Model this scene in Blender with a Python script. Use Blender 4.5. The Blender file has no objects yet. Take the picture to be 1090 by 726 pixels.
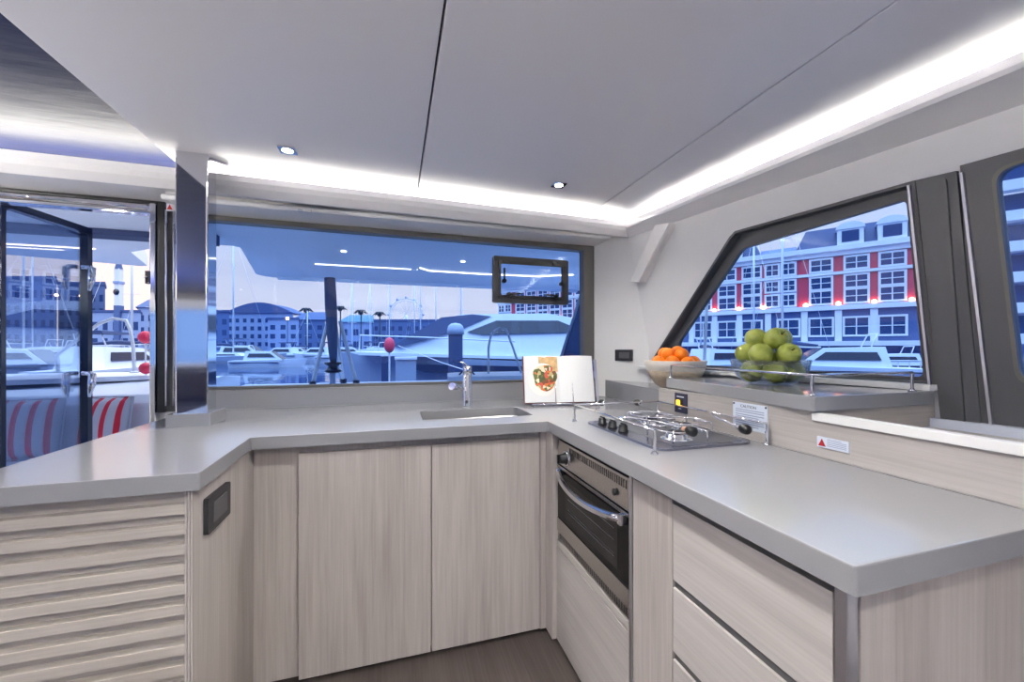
import bpy, bmesh, math, random
from mathutils import Vector, Matrix
from mathutils.geometry import tessellate_polygon
random.seed(7)
S = bpy.context.scene
COL = S.collection
PI = math.pi
V = Vector

# ------------------------------------------------------------------ materials
def lin(c):
    return tuple(((x/12.92) if x <= .04045 else ((x+.055)/1.055)**2.4) for x in (v/255 for v in c)) + (1,)

def newmat(name):
    m = bpy.data.materials.new(name); m.use_nodes = True
    nt = m.node_tree; nt.nodes.clear()
    out = nt.nodes.new('ShaderNodeOutputMaterial')
    return m, nt, out

def mat(name, col, rough=.5, metal=0, spec=.5, bump=None, coat=0, speckle=0, emit=None, var=0):
    m, nt, out = newmat(name)
    b = nt.nodes.new('ShaderNodeBsdfPrincipled')
    b.inputs['Base Color'].default_value = lin(col)
    b.inputs['Roughness'].default_value = rough
    b.inputs['Metallic'].default_value = metal
    b.inputs['Specular IOR Level'].default_value = spec
    b.inputs['Coat Weight'].default_value = coat
    nt.links.new(b.outputs[0], out.inputs[0])
    if emit:
        b.inputs['Emission Color'].default_value = lin(emit[0]); b.inputs['Emission Strength'].default_value = emit[1]
    if bump or speckle or var:
        tc = nt.nodes.new('ShaderNodeTexCoord')
    if speckle or var:
        n = nt.nodes.new('ShaderNodeTexNoise'); n.inputs['Scale'].default_value = speckle or 6
        n.inputs['Detail'].default_value = 3
        r = nt.nodes.new('ShaderNodeValToRGB')
        a = var or .06
        c = lin(col)
        r.color_ramp.elements[0].position = .3; r.color_ramp.elements[1].position = .7
        r.color_ramp.elements[0].color = tuple(x*(1-a) for x in c[:3])+(1,)
        r.color_ramp.elements[1].color = tuple(min(1, x*(1+a)) for x in c[:3])+(1,)
        nt.links.new(tc.outputs['Object'], n.inputs['Vector']); nt.links.new(n.outputs['Fac'], r.inputs[0])
        nt.links.new(r.outputs[0], b.inputs['Base Color'])
    if bump:
        sc, st = bump[0], bump[1]
        n2 = nt.nodes.new('ShaderNodeTexNoise'); n2.inputs['Scale'].default_value = sc; n2.inputs['Detail'].default_value = 3
        mp = nt.nodes.new('ShaderNodeMapping')
        if len(bump) > 2: mp.inputs['Scale'].default_value = bump[2]
        bp = nt.nodes.new('ShaderNodeBump'); bp.inputs['Strength'].default_value = st; bp.inputs['Distance'].default_value = .01
        nt.links.new(tc.outputs['Object'], mp.inputs[0]); nt.links.new(mp.outputs[0], n2.inputs['Vector'])
        nt.links.new(n2.outputs['Fac'], bp.inputs['Height']); nt.links.new(bp.outputs[0], b.inputs['Normal'])
    return m

def wood(name, dark, light, axis, rough=.45):
    m, nt, out = newmat(name)
    b = nt.nodes.new('ShaderNodeBsdfPrincipled'); b.inputs['Roughness'].default_value = rough
    b.inputs['Specular IOR Level'].default_value = .35
    tc = nt.nodes.new('ShaderNodeTexCoord')
    facs = []
    for along, across, det in ((1.1, 14, 5), (4, 130, 3), (.8, 3.2, 2)):
        mp = nt.nodes.new('ShaderNodeMapping')
        sc = [across]*3; sc['xyz'.index(axis)] = along
        mp.inputs['Scale'].default_value = sc
        n = nt.nodes.new('ShaderNodeTexNoise'); n.inputs['Scale'].default_value = 1; n.inputs['Detail'].default_value = det
        n.inputs['Distortion'].default_value = .35 if across == 14 else 0
        nt.links.new(tc.outputs['Object'], mp.inputs[0]); nt.links.new(mp.outputs[0], n.inputs['Vector'])
        facs.append(n)
    a1 = nt.nodes.new('ShaderNodeMix'); a1.inputs[0].default_value = .45
    nt.links.new(facs[0].outputs['Fac'], a1.inputs[2]); nt.links.new(facs[1].outputs['Fac'], a1.inputs[3])
    a2 = nt.nodes.new('ShaderNodeMix'); a2.inputs[0].default_value = .3
    nt.links.new(a1.outputs[0], a2.inputs[2]); nt.links.new(facs[2].outputs['Fac'], a2.inputs[3])
    r = nt.nodes.new('ShaderNodeValToRGB')
    r.color_ramp.elements[0].position = .36; r.color_ramp.elements[1].position = .64
    r.color_ramp.elements[0].color = lin(dark); r.color_ramp.elements[1].color = lin(light)
    nt.links.new(a2.outputs[0], r.inputs[0]); nt.links.new(r.outputs[0], b.inputs['Base Color'])
    bp = nt.nodes.new('ShaderNodeBump'); bp.inputs['Strength'].default_value = .12; bp.inputs['Distance'].default_value = .002
    nt.links.new(a2.outputs[0], bp.inputs['Height']); nt.links.new(bp.outputs[0], b.inputs['Normal'])
    nt.links.new(b.outputs[0], out.inputs[0])
    return m

def glassmat(name, tint, refl=.9, base=.03):
    m, nt, out = newmat(name)
    t = nt.nodes.new('ShaderNodeBsdfTransparent'); t.inputs[0].default_value = tint + (1,)
    g = nt.nodes.new('ShaderNodeBsdfGlossy'); g.inputs['Roughness'].default_value = .01
    lw = nt.nodes.new('ShaderNodeLayerWeight'); lw.inputs['Blend'].default_value = .25
    mr = nt.nodes.new('ShaderNodeMapRange')
    mr.inputs['To Min'].default_value = base; mr.inputs['To Max'].default_value = refl
    mx = nt.nodes.new('ShaderNodeMixShader')
    nt.links.new(lw.outputs['Fresnel'], mr.inputs['Value']); nt.links.new(mr.outputs[0], mx.inputs[0])
    nt.links.new(t.outputs[0], mx.inputs[1]); nt.links.new(g.outputs[0], mx.inputs[2]); nt.links.new(mx.outputs[0], out.inputs[0])
    return m

def emis(name, col, s):
    m, nt, out = newmat(name)
    e = nt.nodes.new('ShaderNodeEmission'); e.inputs[0].default_value = lin(col); e.inputs[1].default_value = s
    nt.links.new(e.outputs[0], out.inputs[0]); return m

M = {}
M['white'] = mat('painted_panel', (234, 233, 230), .45, var=.015)
M['soffit'] = mat('soffit_gloss', (234, 233, 234), .25)
M['ceil'] = mat('ceiling_vinyl', (222, 221, 226), .38, bump=(3, .25, (1, 3, 1)))
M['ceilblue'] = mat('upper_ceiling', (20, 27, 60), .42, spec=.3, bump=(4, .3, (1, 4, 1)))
M['backing'] = mat('dark_backing', (16, 16, 18), .8)
M['woodz'] = wood('pale_ash_vertical', (156, 148, 142), (188, 181, 175), 'z')
M['woody'] = wood('pale_ash_lengthways', (164, 158, 153), (190, 185, 180), 'y')
M['woodx'] = wood('pale_ash_crossways', (160, 152, 143), (188, 181, 172), 'x')
M['counter'] = mat('grey_composite', (141, 141, 144), .12, spec=.75, speckle=900, var=.03)
M['floor'] = wood('dark_planks', (66, 58, 56), (92, 84, 80), 'y', .4)
M['chrome'] = mat('polished_steel', (228, 228, 232), .06, 1)
M['steel'] = mat('brushed_steel', (190, 186, 182), .26, 1, bump=(1, .06, (4, 300, 300)))
M['hobsteel'] = mat('hob_steel', (150, 153, 168), .25, 1)
M['hobwell'] = mat('hob_well_steel', (150, 152, 160), .32, 1)
M['sinksteel'] = mat('sink_steel', (150, 148, 144), .3, 1)
M['alu'] = mat('satin_aluminium', (206, 206, 214), .32, 1)
M['bronze'] = mat('window_frame_grey', (104, 102, 98), .4, .4)
M['darkpanel'] = mat('graphite_panel', (78, 79, 82), .32, bump=(25, .05))
M['black'] = mat('black_plastic', (14, 14, 16), .3)
M['blacksoft'] = mat('charcoal_plastic', (36, 36, 40), .4)
M['greyplate'] = mat('grey_plate', (82, 82, 84), .4)
M['ovenglass'] = mat('black_glass', (8, 8, 9), .06, spec=.2)
M['ovencav'] = mat('oven_inner_window', (38, 36, 36), .1, spec=.2)
M['glass'] = glassmat('tinted_window_glass', (.70, .84, 1.0), .6, .015)
M['glassdoor'] = glassmat('tinted_door_glass', (.76, .86, 1.0), .5, .015)
M['bowlglass'] = glassmat('clear_bowl_glass', (.955, .975, .985), .6, .045)
M['ceramic'] = mat('cream_ceramic', (214, 206, 194), .3)
M['woodbowl'] = wood('bowl_wood', (140, 124, 106), (186, 172, 150), 'x', .4)
M['paper'] = mat('book_paper', (226, 226, 224), .6)
M['cover'] = mat('book_cover_red', (120, 74, 70), .6)
M['label'] = mat('white_label', (214, 222, 234), .4)
M['ink'] = mat('label_ink', (70, 76, 96), .6)
M['inkpale'] = mat('label_print', (158, 166, 188), .6)
M['red'] = mat('warning_red', (176, 22, 28), .5)
M['navy'] = mat('navy_switch_plate', (34, 36, 62), .4)
M['orange_led'] = emis('amber_indicator', (255, 170, 40), 2.2)
M['led'] = emis('led_tape', (255, 250, 240), 12)
M['lamp'] = emis('downlight_bulb', (255, 250, 245), 14)
M['led_out'] = emis('cockpit_led', (255, 225, 205), 2.2)
M['orange'] = mat('orange_peel', (250, 132, 14), .42, bump=(160, .15))
M['peach'] = mat('wooden_tip', (200, 150, 110), .5)
# outdoors
M['gel'] = mat('gelcoat_white', (216, 222, 236), .35)
M['roofout'] = mat('cockpit_roof_white', (226, 232, 244), .4)
M['boatblue'] = mat('boat_canvas_blue', (40, 58, 104), .7)
M['boatdark'] = mat('dark_boat_glass', (24, 34, 62), .15)
M['hullgrey'] = mat('hull_grey', (148, 160, 188), .35)
M['bluehull'] = mat('dark_hull', (38, 46, 78), .3)
M['mast'] = mat('anodised_mast', (214, 218, 226), .4, 0)
M['mastdark'] = mat('dark_mast', (74, 82, 104), .5)
M['dock'] = mat('dock_timber', (106, 116, 140), .7, var=.2)
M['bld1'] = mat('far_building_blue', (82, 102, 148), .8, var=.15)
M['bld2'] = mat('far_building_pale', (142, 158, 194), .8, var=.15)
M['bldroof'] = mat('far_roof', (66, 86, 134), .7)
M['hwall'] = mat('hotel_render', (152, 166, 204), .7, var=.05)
M['hred'] = mat('hotel_red', (200, 58, 84), .7, var=.06)
M['htrim'] = mat('hotel_white_trim', (222, 224, 232), .6)
M['hbase'] = mat('hotel_base_blue', (74, 94, 146), .7, var=.08)
M['hroof'] = mat('hotel_slate', (34, 52, 104), .5, var=.1)
M['hpane'] = mat('hotel_window_glass', (44, 64, 110), .12)
M['warm'] = emis('warm_wall_lamp', (255, 170, 110), 9)
M['buoy'] = mat('pink_red_buoy', (222, 46, 84), .5)
M['teal'] = mat('teal_roof', (62, 112, 136), .6)
M['tree'] = mat('dark_foliage', (44, 54, 66), .9)

def stripes():
    m, nt, out = newmat('striped_cushion_cloth')
    b = nt.nodes.new('ShaderNodeBsdfPrincipled'); b.inputs['Roughness'].default_value = .85
    tc = nt.nodes.new('ShaderNodeTexCoord'); w = nt.nodes.new('ShaderNodeTexWave')
    w.inputs['Scale'].default_value = 4.0; w.inputs['Distortion'].default_value = .4
    r = nt.nodes.new('ShaderNodeValToRGB'); r.color_ramp.elements[0].position = .66; r.color_ramp.elements[1].position = .74
    r.color_ramp.elements[0].color = lin((186, 190, 206)); r.color_ramp.elements[1].color = lin((206, 40, 66))
    nt.links.new(tc.outputs['Object'], w.inputs['Vector']); nt.links.new(w.outputs['Fac'], r.inputs[0])
    nt.links.new(r.outputs[0], b.inputs['Base Color']); nt.links.new(b.outputs[0], out.inputs[0]); return m
M['stripe'] = stripes()

def applemat():
    m, nt, out = newmat('green_apple_skin')
    b = nt.nodes.new('ShaderNodeBsdfPrincipled'); b.inputs['Roughness'].default_value = .3
    tc = nt.nodes.new('ShaderNodeTexCoord'); n = nt.nodes.new('ShaderNodeTexNoise'); n.inputs['Scale'].default_value = 26
    n.inputs['Detail'].default_value = 4
    r = nt.nodes.new('ShaderNodeValToRGB'); r.color_ramp.elements[0].color = lin((134, 146, 56)); r.color_ramp.elements[1].color = lin((182, 190, 92))
    r.color_ramp.elements[0].position = .3; r.color_ramp.elements[1].position = .75
    nt.links.new(tc.outputs['Object'], n.inputs['Vector']); nt.links.new(n.outputs['Fac'], r.inputs[0])
    nt.links.new(r.outputs[0], b.inputs['Base Color']); nt.links.new(b.outputs[0], out.inputs[0]); return m
M['apple'] = applemat()
M['stem'] = mat('apple_stem', (78, 62, 34), .7)

def foodmat():          # a printed photograph of a salad on a plate: blotches of colour, printed on the page
    m, nt, out = newmat('printed_food_picture')
    b = nt.nodes.new('ShaderNodeBsdfPrincipled'); b.inputs['Roughness'].default_value = .4
    tc = nt.nodes.new('ShaderNodeTexCoord')
    n = nt.nodes.new('ShaderNodeTexVoronoi'); n.inputs['Scale'].default_value = 62
    sep = nt.nodes.new('ShaderNodeSeparateColor'); nt.links.new(n.outputs['Color'], sep.inputs[0])
    r = nt.nodes.new('ShaderNodeValToRGB'); r.color_ramp.interpolation = 'CONSTANT'
    els = [(0, (96, 104, 52)), (.2, (184, 170, 118)), (.36, (120, 74, 44)), (.5, (214, 112, 50)), (.62, (70, 84, 44)), (.76, (206, 84, 64)), (.88, (226, 214, 180))]
    r.color_ramp.elements[0].color = lin(els[0][1]); r.color_ramp.elements[1].position = els[1][0]; r.color_ramp.elements[1].color = lin(els[1][1])
    for p, c in els[2:]:
        e = r.color_ramp.elements.new(p); e.color = lin(c)
    nt.links.new(tc.outputs['Object'], n.inputs['Vector']); nt.links.new(sep.outputs[0], r.inputs[0])
    nt.links.new(r.outputs[0], b.inputs['Base Color']); nt.links.new(b.outputs[0], out.inputs[0]); return m
M['food'] = foodmat()
M['tan'] = mat('printed_table_top', (206, 170, 120), .45, speckle=40, var=.25)
M['plate'] = mat('printed_plate', (236, 234, 226), .45)

def watermat():
    m, nt, out = newmat('harbour_water')
    b = nt.nodes.new('ShaderNodeBsdfPrincipled'); b.inputs['Base Color'].default_value = lin((40, 62, 104))
    b.inputs['Roughness'].default_value = .05; b.inputs['IOR'].default_value = 1.6
    tc = nt.nodes.new('ShaderNodeTexCoord'); n = nt.nodes.new('ShaderNodeTexNoise'); n.inputs['Scale'].default_value = .7
    n.inputs['Detail'].default_value = 3
    bp = nt.nodes.new('ShaderNodeBump'); bp.inputs['Strength'].default_value = .08; bp.inputs['Distance'].default_value = .2
    nt.links.new(tc.outputs['Object'], n.inputs['Vector']); nt.links.new(n.outputs['Fac'], bp.inputs['Height'])
    nt.links.new(bp.outputs[0], b.inputs['Normal']); nt.links.new(b.outputs[0], out.inputs[0]); return m
M['water'] = watermat()

# ------------------------------------------------------------------ mesh builder
class B:
    def __init__(s): s.bm = bmesh.new()
    def box(s, x0, x1, y0, y1, z0, z1, bev=0):
        return s.prism([(x0, y0), (x1, y0), (x1, y1), (x0, y1)], z0, z1, bev)
    def poly3(s, a, b):            # two matching loops joined to a closed solid
        n = len(a)
        va = [s.bm.verts.new(p) for p in a]; vb = [s.bm.verts.new(p) for p in b]
        f = [s.bm.faces.new(va[::-1]), s.bm.faces.new(vb)]
        for i in range(n):
            f.append(s.bm.faces.new((va[i], va[(i+1) % n], vb[(i+1) % n], vb[i])))
        return f
    def prism(s, pts, z0, z1, bev=0):
        f = s.poly3([(x, y, z0) for x, y in pts], [(x, y, z1) for x, y in pts])
        if bev:
            es = list({e for q in f for e in q.edges})
            bmesh.ops.bevel(s.bm, geom=es, offset=bev, segments=2, profile=.7, affect='EDGES')
        return s
    def prism_y(s, pts, y0, y1, bev=0):      # outline in X,Z
        f = s.poly3([(x, y1, z) for x, z in pts], [(x, y0, z) for x, z in pts])
        if bev: bmesh.ops.bevel(s.bm, geom=list({e for q in f for e in q.edges}), offset=bev, segments=2, profile=.7, affect='EDGES')
        return s
    def prism_x(s, pts, x0, x1, bev=0):      # outline in Y,Z
        f = s.poly3([(x0, y, z) for y, z in pts], [(x1, y, z) for y, z in pts])
        if bev: bmesh.ops.bevel(s.bm, geom=list({e for q in f for e in q.edges}), offset=bev, segments=2, profile=.7, affect='EDGES')
        return s
    def tube(s, path, r, n=10, cap=True, rr=None):
        P = [V(p) for p in path]; rings = []
        up = None
        for i, p in enumerate(P):
            t = (P[min(i+1, len(P)-1)]-P[max(i-1, 0)]).normalized()
            if up is None:
                up = V((0, 0, 1)) if abs(t.z) < .9 else V((1, 0, 0))
            a = t.cross(up).normalized(); b = a.cross(t).normalized(); up = b
            q = rr[i] if rr else r
            rings.append([s.bm.verts.new(p+a*math.cos(2*PI*k/n)*q+b*math.sin(2*PI*k/n)*q) for k in range(n)])
        for A, C in zip(rings, rings[1:]):
            for k in range(n):
                s.bm.faces.new((A[k], A[(k+1) % n], C[(k+1) % n], C[k])).smooth = True
        if cap:
            s.bm.faces.new(rings[0][::-1]); s.bm.faces.new(rings[-1])
        return s
    def lathe(s, prof, c=(0, 0, 0), n=32, axis=None, smooth=True):
        Mx = Matrix.Translation(V(c))
        if axis is not None: Mx = Mx @ V((0, 0, 1)).rotation_difference(V(axis)).to_matrix().to_4x4()
        rings = []
        for r, z in prof:
            if r < 1e-5: rings.append([s.bm.verts.new(Mx @ V((0, 0, z)))])
            else: rings.append([s.bm.verts.new(Mx @ V((r*math.cos(2*PI*k/n), r*math.sin(2*PI*k/n), z))) for k in range(n)])
        for A, C in zip(rings, rings[1:]):
            for k in range(n):
                a0, a1 = A[k % len(A)], A[(k+1) % len(A)]; c0, c1 = C[k % len(C)], C[(k+1) % len(C)]
                vs = []
                for v in (a0, a1, c1, c0):
                    if v not in vs: vs.append(v)
                if len(vs) > 2:
                    f = s.bm.faces.new(vs); f.smooth = smooth
        return s
    def cyl(s, p0, p1, r, n=20, r2=None):
        p0, p1 = V(p0), V(p1); L = (p1-p0).length
        r2 = r if r2 is None else r2
        return s.lathe([(0, 0), (r, 0), (r, 1e-4), (r2, L-1e-4), (r2, L), (0, L)], p0, n, (p1-p0))
    def ball(s, c, r, sx=1, sy=1, sz=1, n=16):
        bmesh.ops.create_uvsphere(s.bm, u_segments=n, v_segments=max(6, n//2), radius=r,
                                  matrix=Matrix.Translation(V(c)) @ Matrix.Diagonal((sx, sy, sz, 1)))
        for f in s.bm.faces: f.smooth = True
        return s
    def plate(s, outer, holes, fmap, t0, t1):   # outline with holes, mapped to 3-D by fmap(u, v, t)
        loops = [outer]+list(holes)
        flat = [p for l in loops for p in l]
        tris = tessellate_polygon([[V((u, v, 0)) for u, v in l] for l in loops])
        va = [s.bm.verts.new(fmap(u, v, t0)) for u, v in flat]
        vb = [s.bm.verts.new(fmap(u, v, t1)) for u, v in flat]
        for t in tris:
            try:
                s.bm.faces.new([va[i] for i in t]); s.bm.faces.new([vb[i] for i in t][::-1])
            except ValueError: pass
        o = 0
        for l in loops:
            n = len(l)
            for i in range(n):
                a, c = o+i, o+(i+1) % n
                s.bm.faces.new((va[a], va[c], vb[c], vb[a]))
            o += n
        bmesh.ops.recalc_face_normals(s.bm, faces=s.bm.faces[:])
        return s
    def sweep(s, prof, frames):    # prof (u,w) list; frames: list of fn (u,w)->xyz
        rings = [[s.bm.verts.new(f(u, w)) for u, w in prof] for f in frames]
        n = len(prof)
        for A, C in zip(rings, rings[1:]):
            for k in range(n):
                s.bm.faces.new((A[k], A[(k+1) % n], C[(k+1) % n], C[k]))
        s.bm.faces.new(rings[0][::-1]); s.bm.faces.new(rings[-1])
        bmesh.ops.recalc_face_normals(s.bm, faces=s.bm.faces[:])
        return s
    def turn(s, ang, c):           # rotate everything built so far about a vertical axis
        bmesh.ops.rotate(s.bm, verts=s.bm.verts[:], cent=V(c), matrix=Matrix.Rotation(ang, 3, 'Z')); return s

def setup(o, label=None, cat=None, group=None, kind=None):
    if label: o['label'] = label
    if cat: o['category'] = cat
    if group: o['group'] = group
    if kind: o['kind'] = kind
    return o

def obj(name, b, m, parent=None, base=None, label=None):
    """link one mesh built in world coordinates; its origin goes to base (or to its parent's)"""
    bm = b.bm
    org = V(base) if base is not None else (parent['_org'] if False else None)
    if org is None:
        org = V(ORG.get(parent.name, (0, 0, 0))) if parent else V((0, 0, 0))
    bmesh.ops.translate(bm, verts=bm.verts[:], vec=-org)
    bmesh.ops.recalc_face_normals(bm, faces=bm.faces[:]) if len(bm.faces) < 4000 else None
    me = bpy.data.meshes.new(name); bm.to_mesh(me); bm.free()
    me.materials.append(m)
    o = bpy.data.objects.new(name, me); COL.objects.link(o)
    if parent:
        o.parent = parent; o.location = org-V(ORG.get(parent.name, (0, 0, 0)))
    else:
        o.location = org
    ORG[o.name] = org
    if label: o['label'] = label
    return o
ORG = {}

def thing(name, label, cat, loc, group=None, kind=None):
    o = bpy.data.objects.new(name, None); COL.objects.link(o); o.location = loc; o.empty_display_size = .05
    ORG[o.name] = V(loc)
    return setup(o, label, cat, group, kind)

def struct(name, b, m, parent=None):
    o = obj(name, b, m, parent)
    if not parent: o['kind'] = 'structure'
    return o

def text(name, body, size, m, parent, loc, mx, align='LEFT'):
    c = bpy.data.curves.new(name, 'FONT'); c.body = body; c.size = size; c.extrude = .0002; c.align_x = align
    c.materials.append(m)
    tmp = bpy.data.objects.new(name, c)
    me = bpy.data.meshes.new_from_object(tmp); bpy.data.objects.remove(tmp)
    o = bpy.data.objects.new(name, me); COL.objects.link(o)
    o.parent = parent
    o.matrix_local = Matrix.Translation(V(loc)-ORG.get(parent.name, V((0, 0, 0)))) @ mx.to_4x4()
    return o

def rbox2(x0, x1, y0, y1, r, n=5):    # rounded rectangle outline
    pts = []
    for cx, cy, a in ((x1-r, y1-r, 0), (x0+r, y1-r, 90), (x0+r, y0+r, 180), (x1-r, y0+r, 270)):
        for k in range(n+1):
            t = math.radians(a+90*k/n); pts.append((cx+r*math.cos(t), cy+r*math.sin(t)))
    return pts

def rpoly(pts, r, n=4):               # round the corners of any outline
    out = []; N = len(pts)
    for i, p in enumerate(pts):
        p = V(p).to_2d(); a = V(pts[i-1]).to_2d(); c = V(pts[(i+1) % N]).to_2d()
        q = min(r, (a-p).length*.45, (c-p).length*.45)
        p0 = p+(a-p).normalized()*q; p1 = p+(c-p).normalized()*q
        for k in range(n+1):
            t = k/n; s_ = (1-t)**2*p0+2*t*(1-t)*p+t*t*p1; out.append((s_.x, s_.y))
    return out

# ------------------------------------------------------------------ room shell
EYE = 1.2
def wallx(y, z, off=0):               # the leaning side wall of the cabin
    return 1.636-.206*(y-.63)+.0625*(1.86-z)+off
def wmap(u, v, t): return (wallx(u, v, t), u, v)

struct('floor', B().box(-3.4, 2.4, -3.3, 2.3, -.05, 0), M['floor'])

# ceiling: three hung panels of the galley with dark seams, the higher saloon ceiling beside them
CZ = 1.965
b = B().box(-.862, .1045, -3.2, 2.26, CZ, CZ+.03, .002)
struct('ceiling', b, M['ceil'])
b = B().box(.1105, 1.0565, -3.2, 2.26, CZ, CZ+.03, .002)
struct('ceiling', b, M['ceil'])
b = B().prism([(1.0625, -3.2), (2.5, -3.2), (1.6, 2.26), (1.0625, 2.26)], CZ, CZ+.03, .002)
struct('ceiling', b, M['ceil'])
struct('ceiling', B().box(-.858, 2.6, -3.2, 2.3, CZ+.032, CZ+.06), M['backing'])
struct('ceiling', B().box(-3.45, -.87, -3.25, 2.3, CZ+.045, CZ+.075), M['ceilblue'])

# cove: a lipped trough running along the after bulkhead and the cabin side
def lipx(y): return 1.272-.148*(y-2.0) if y <= 2 else 1.272
prof = [(0, 1.93), (0, 1.904), (.012, 1.885), (.045, 1.858), (.058, 1.858), (.064, 1.888), (.42, 1.888), (.42, 1.896), (.022, 1.896), (.008, 1.93)]
YL = 1.94
def frame_back(x, dy=0):
    return lambda u, w: (x, YL+dy+u, w)
b = B().sweep(prof, [lambda u, w: (-3.4, 1.90+u, w), lambda u, w: (-.9, 1.918+u, w), lambda u, w: (.3, 1.955+u, w), lambda u, w: (1.275+u, 1.995+u, w),
                     ])
struct('trim_1', b, M['soffit'])
prof2 = [(0, 1.93), (0, 1.904), (.05, 1.893), (1.0, 1.862), (1.05, 1.862), (1.06, 1.888), (2.6, 1.888), (2.6, 1.896), (.16, 1.896), (.06, 1.93)]
def fr(x, y):
    k = max(.06, wallx(y, 1.862)-x-.004)
    return lambda u, w: (x+u*k, y+u*k*.17, w)
b = B().sweep(prof2, [lambda u, w: (1.275+u*.06, 1.995+u*.06, w), fr(1.35, 1.472), fr(1.406, 1.079), fr(1.445, .80), fr(1.478, .57), fr(1.60, -.4), fr(1.80, -2.0), fr(1.95, -3.2)])
struct('trim_2', b, M['soffit'])

# glowing tape lying in the trough
t = thing('led_strip', 'bright white light strip in the ceiling cove above the wide window', 'light strip', (0, 2.07, 1.9), 'ceiling cove light strips')
obj('diffuser', B().box(-3.2, 1.30, 2.03, 2.10, 1.905, 1.912), M['led'], t)
obj('channel', B().box(-3.2, 1.30, 2.02, 2.11, 1.8965, 1.9045), M['alu'], t)
t = thing('led_strip', 'bright white light strip in the ceiling cove above the side windows', 'light strip', (1.5, 1, 1.9), 'ceiling cove light strips')
def strip(o, z0, z1):
    P = [(1.335, 1.86), (1.45, 1.2), (1.53, .75), (1.585, .40), (1.69, -.4), (1.90, -2.0), (2.0, -2.9)]
    return B().sweep([(-o, z0), (o, z0), (o, z1), (-o, z1)], [(lambda X, Y: lambda u, w: (X+u, Y, w))(x, y) for x, y in P])
obj('diffuser', strip(.035, 1.905, 1.912), M['led'], t)
obj('channel', strip(.045, 1.8965, 1.9045), M['alu'], t)

# after bulkhead with the wide window and the doorway
b = B().plate([(-3.4, 0), (1.46, 0), (1.46, 2.04), (-3.4, 2.04)],
              [[(-.965, .995), (1.219, .995), (1.219, 1.852), (-.965, 1.852)], [(-2.7, .04), (-1.085, .04), (-1.085, 1.90), (-2.7, 1.90)]],
              lambda u, v, t: (u, t, v), 2.27, 2.33)
struct('wall_back', b, M['white'])
# chamfer that closes the corner between bulkhead and cabin side
b = B().prism([(1.228, 2.27), (1.40, 1.96), (1.43, 1.96), (1.46, 2.27)], .9, 1.888)
struct('wall_corner', b, M['white'])

t = thing('window_1', None, None, (.12, 2.3, 1.4), kind='structure')
inn = rpoly([(-.95, 1.010), (1.146, 1.010), (1.146, 1.820), (-.95, 1.828)], .012)
obj('window_frame', B().plate([(-.965, .995), (1.219, .995), (1.219, 1.852), (-.965, 1.852)], [inn], lambda u, v, q: (u, q, v), 2.264, 2.325), M['bronze'], t)
obj('window_pane', B().plate([(-.952, 1.008), (1.15, 1.008), (1.15, 1.83), (-.952, 1.83)], [], lambda u, v, q: (u, q, v), 2.306, 2.312), M['glass'], t)
# blind cassette and its rail over the window
b = B().prism_y([(-.95, 1.0), (-.95, 1.0)], 0, 0) if False else B()
b.box(-.96, 1.232, 2.085, 2.268, 1.853, 1.8875, .004)
b.tube([(-.96, 2.062, 1.855), (1.21, 2.062, 1.855)], .012, 12)
b.box(-.96, 1.215, 2.062, 2.09, 1.858, 1.866, .001)
struct('trim_3', b, M['white'])
t = thing('blind_clip', 'small white clip on the blind rail left above the wide window', 'clip', (-.42, 2.045, 1.83))
obj('clip_body', B().box(-.465, -.375, 2.042, 2.066, 1.839, 1.856, .003), M['white'], t)
obj('catch', B().box(-.43, -.41, 2.038, 2.044, 1.836, 1.848, .001), M['alu'], t)

# side wall with its two windows
b = B().plate([(2.3, .86), (2.3, 1.90), (-3.2, 1.90), (-3.2, .86)],
              [[(1.96, 1.10), (1.452, 1.708), (1.425, 1.728), (.846, 1.735), (.815, 1.085)],
               [(.735, .955), (.745, 1.742), (-.70, 1.742), (-.70, .955)],
               [(-.84, .955), (-.84, 1.742), (-2.6, 1.742), (-2.6, .955)]], wmap, 0, .05)
struct('wall_right', b, M['white'])
t = thing('window_2', None, None, (1.55, 1.2, 1.4), kind='structure')
out2 = [(1.965, 1.097), (1.452, 1.711), (1.425, 1.731), (.844, 1.738), (.813, 1.082)]
in2 = rpoly([(1.80, 1.118), (1.79, 1.235), (1.43, 1.655), (.885, 1.695), (.862, 1.105)], .02)
obj('window_frame', B().plate(out2, [in2], wmap, .035, .055), M['darkpanel'], t)
obj('window_pane', B().plate([(1.93, 1.115), (1.44, 1.69), (.87, 1.71), (.85, 1.1)], [], wmap, .044, .048), M['glass'], t)
obj('window_seal', B().plate([(x+.0, z) for x, z in out2], [[(1.945, 1.108), (1.448, 1.701), (1.423, 1.720), (.853, 1.727), (.823, 1.092)]], wmap, -.006, .036), M['darkpanel'], t)

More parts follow.
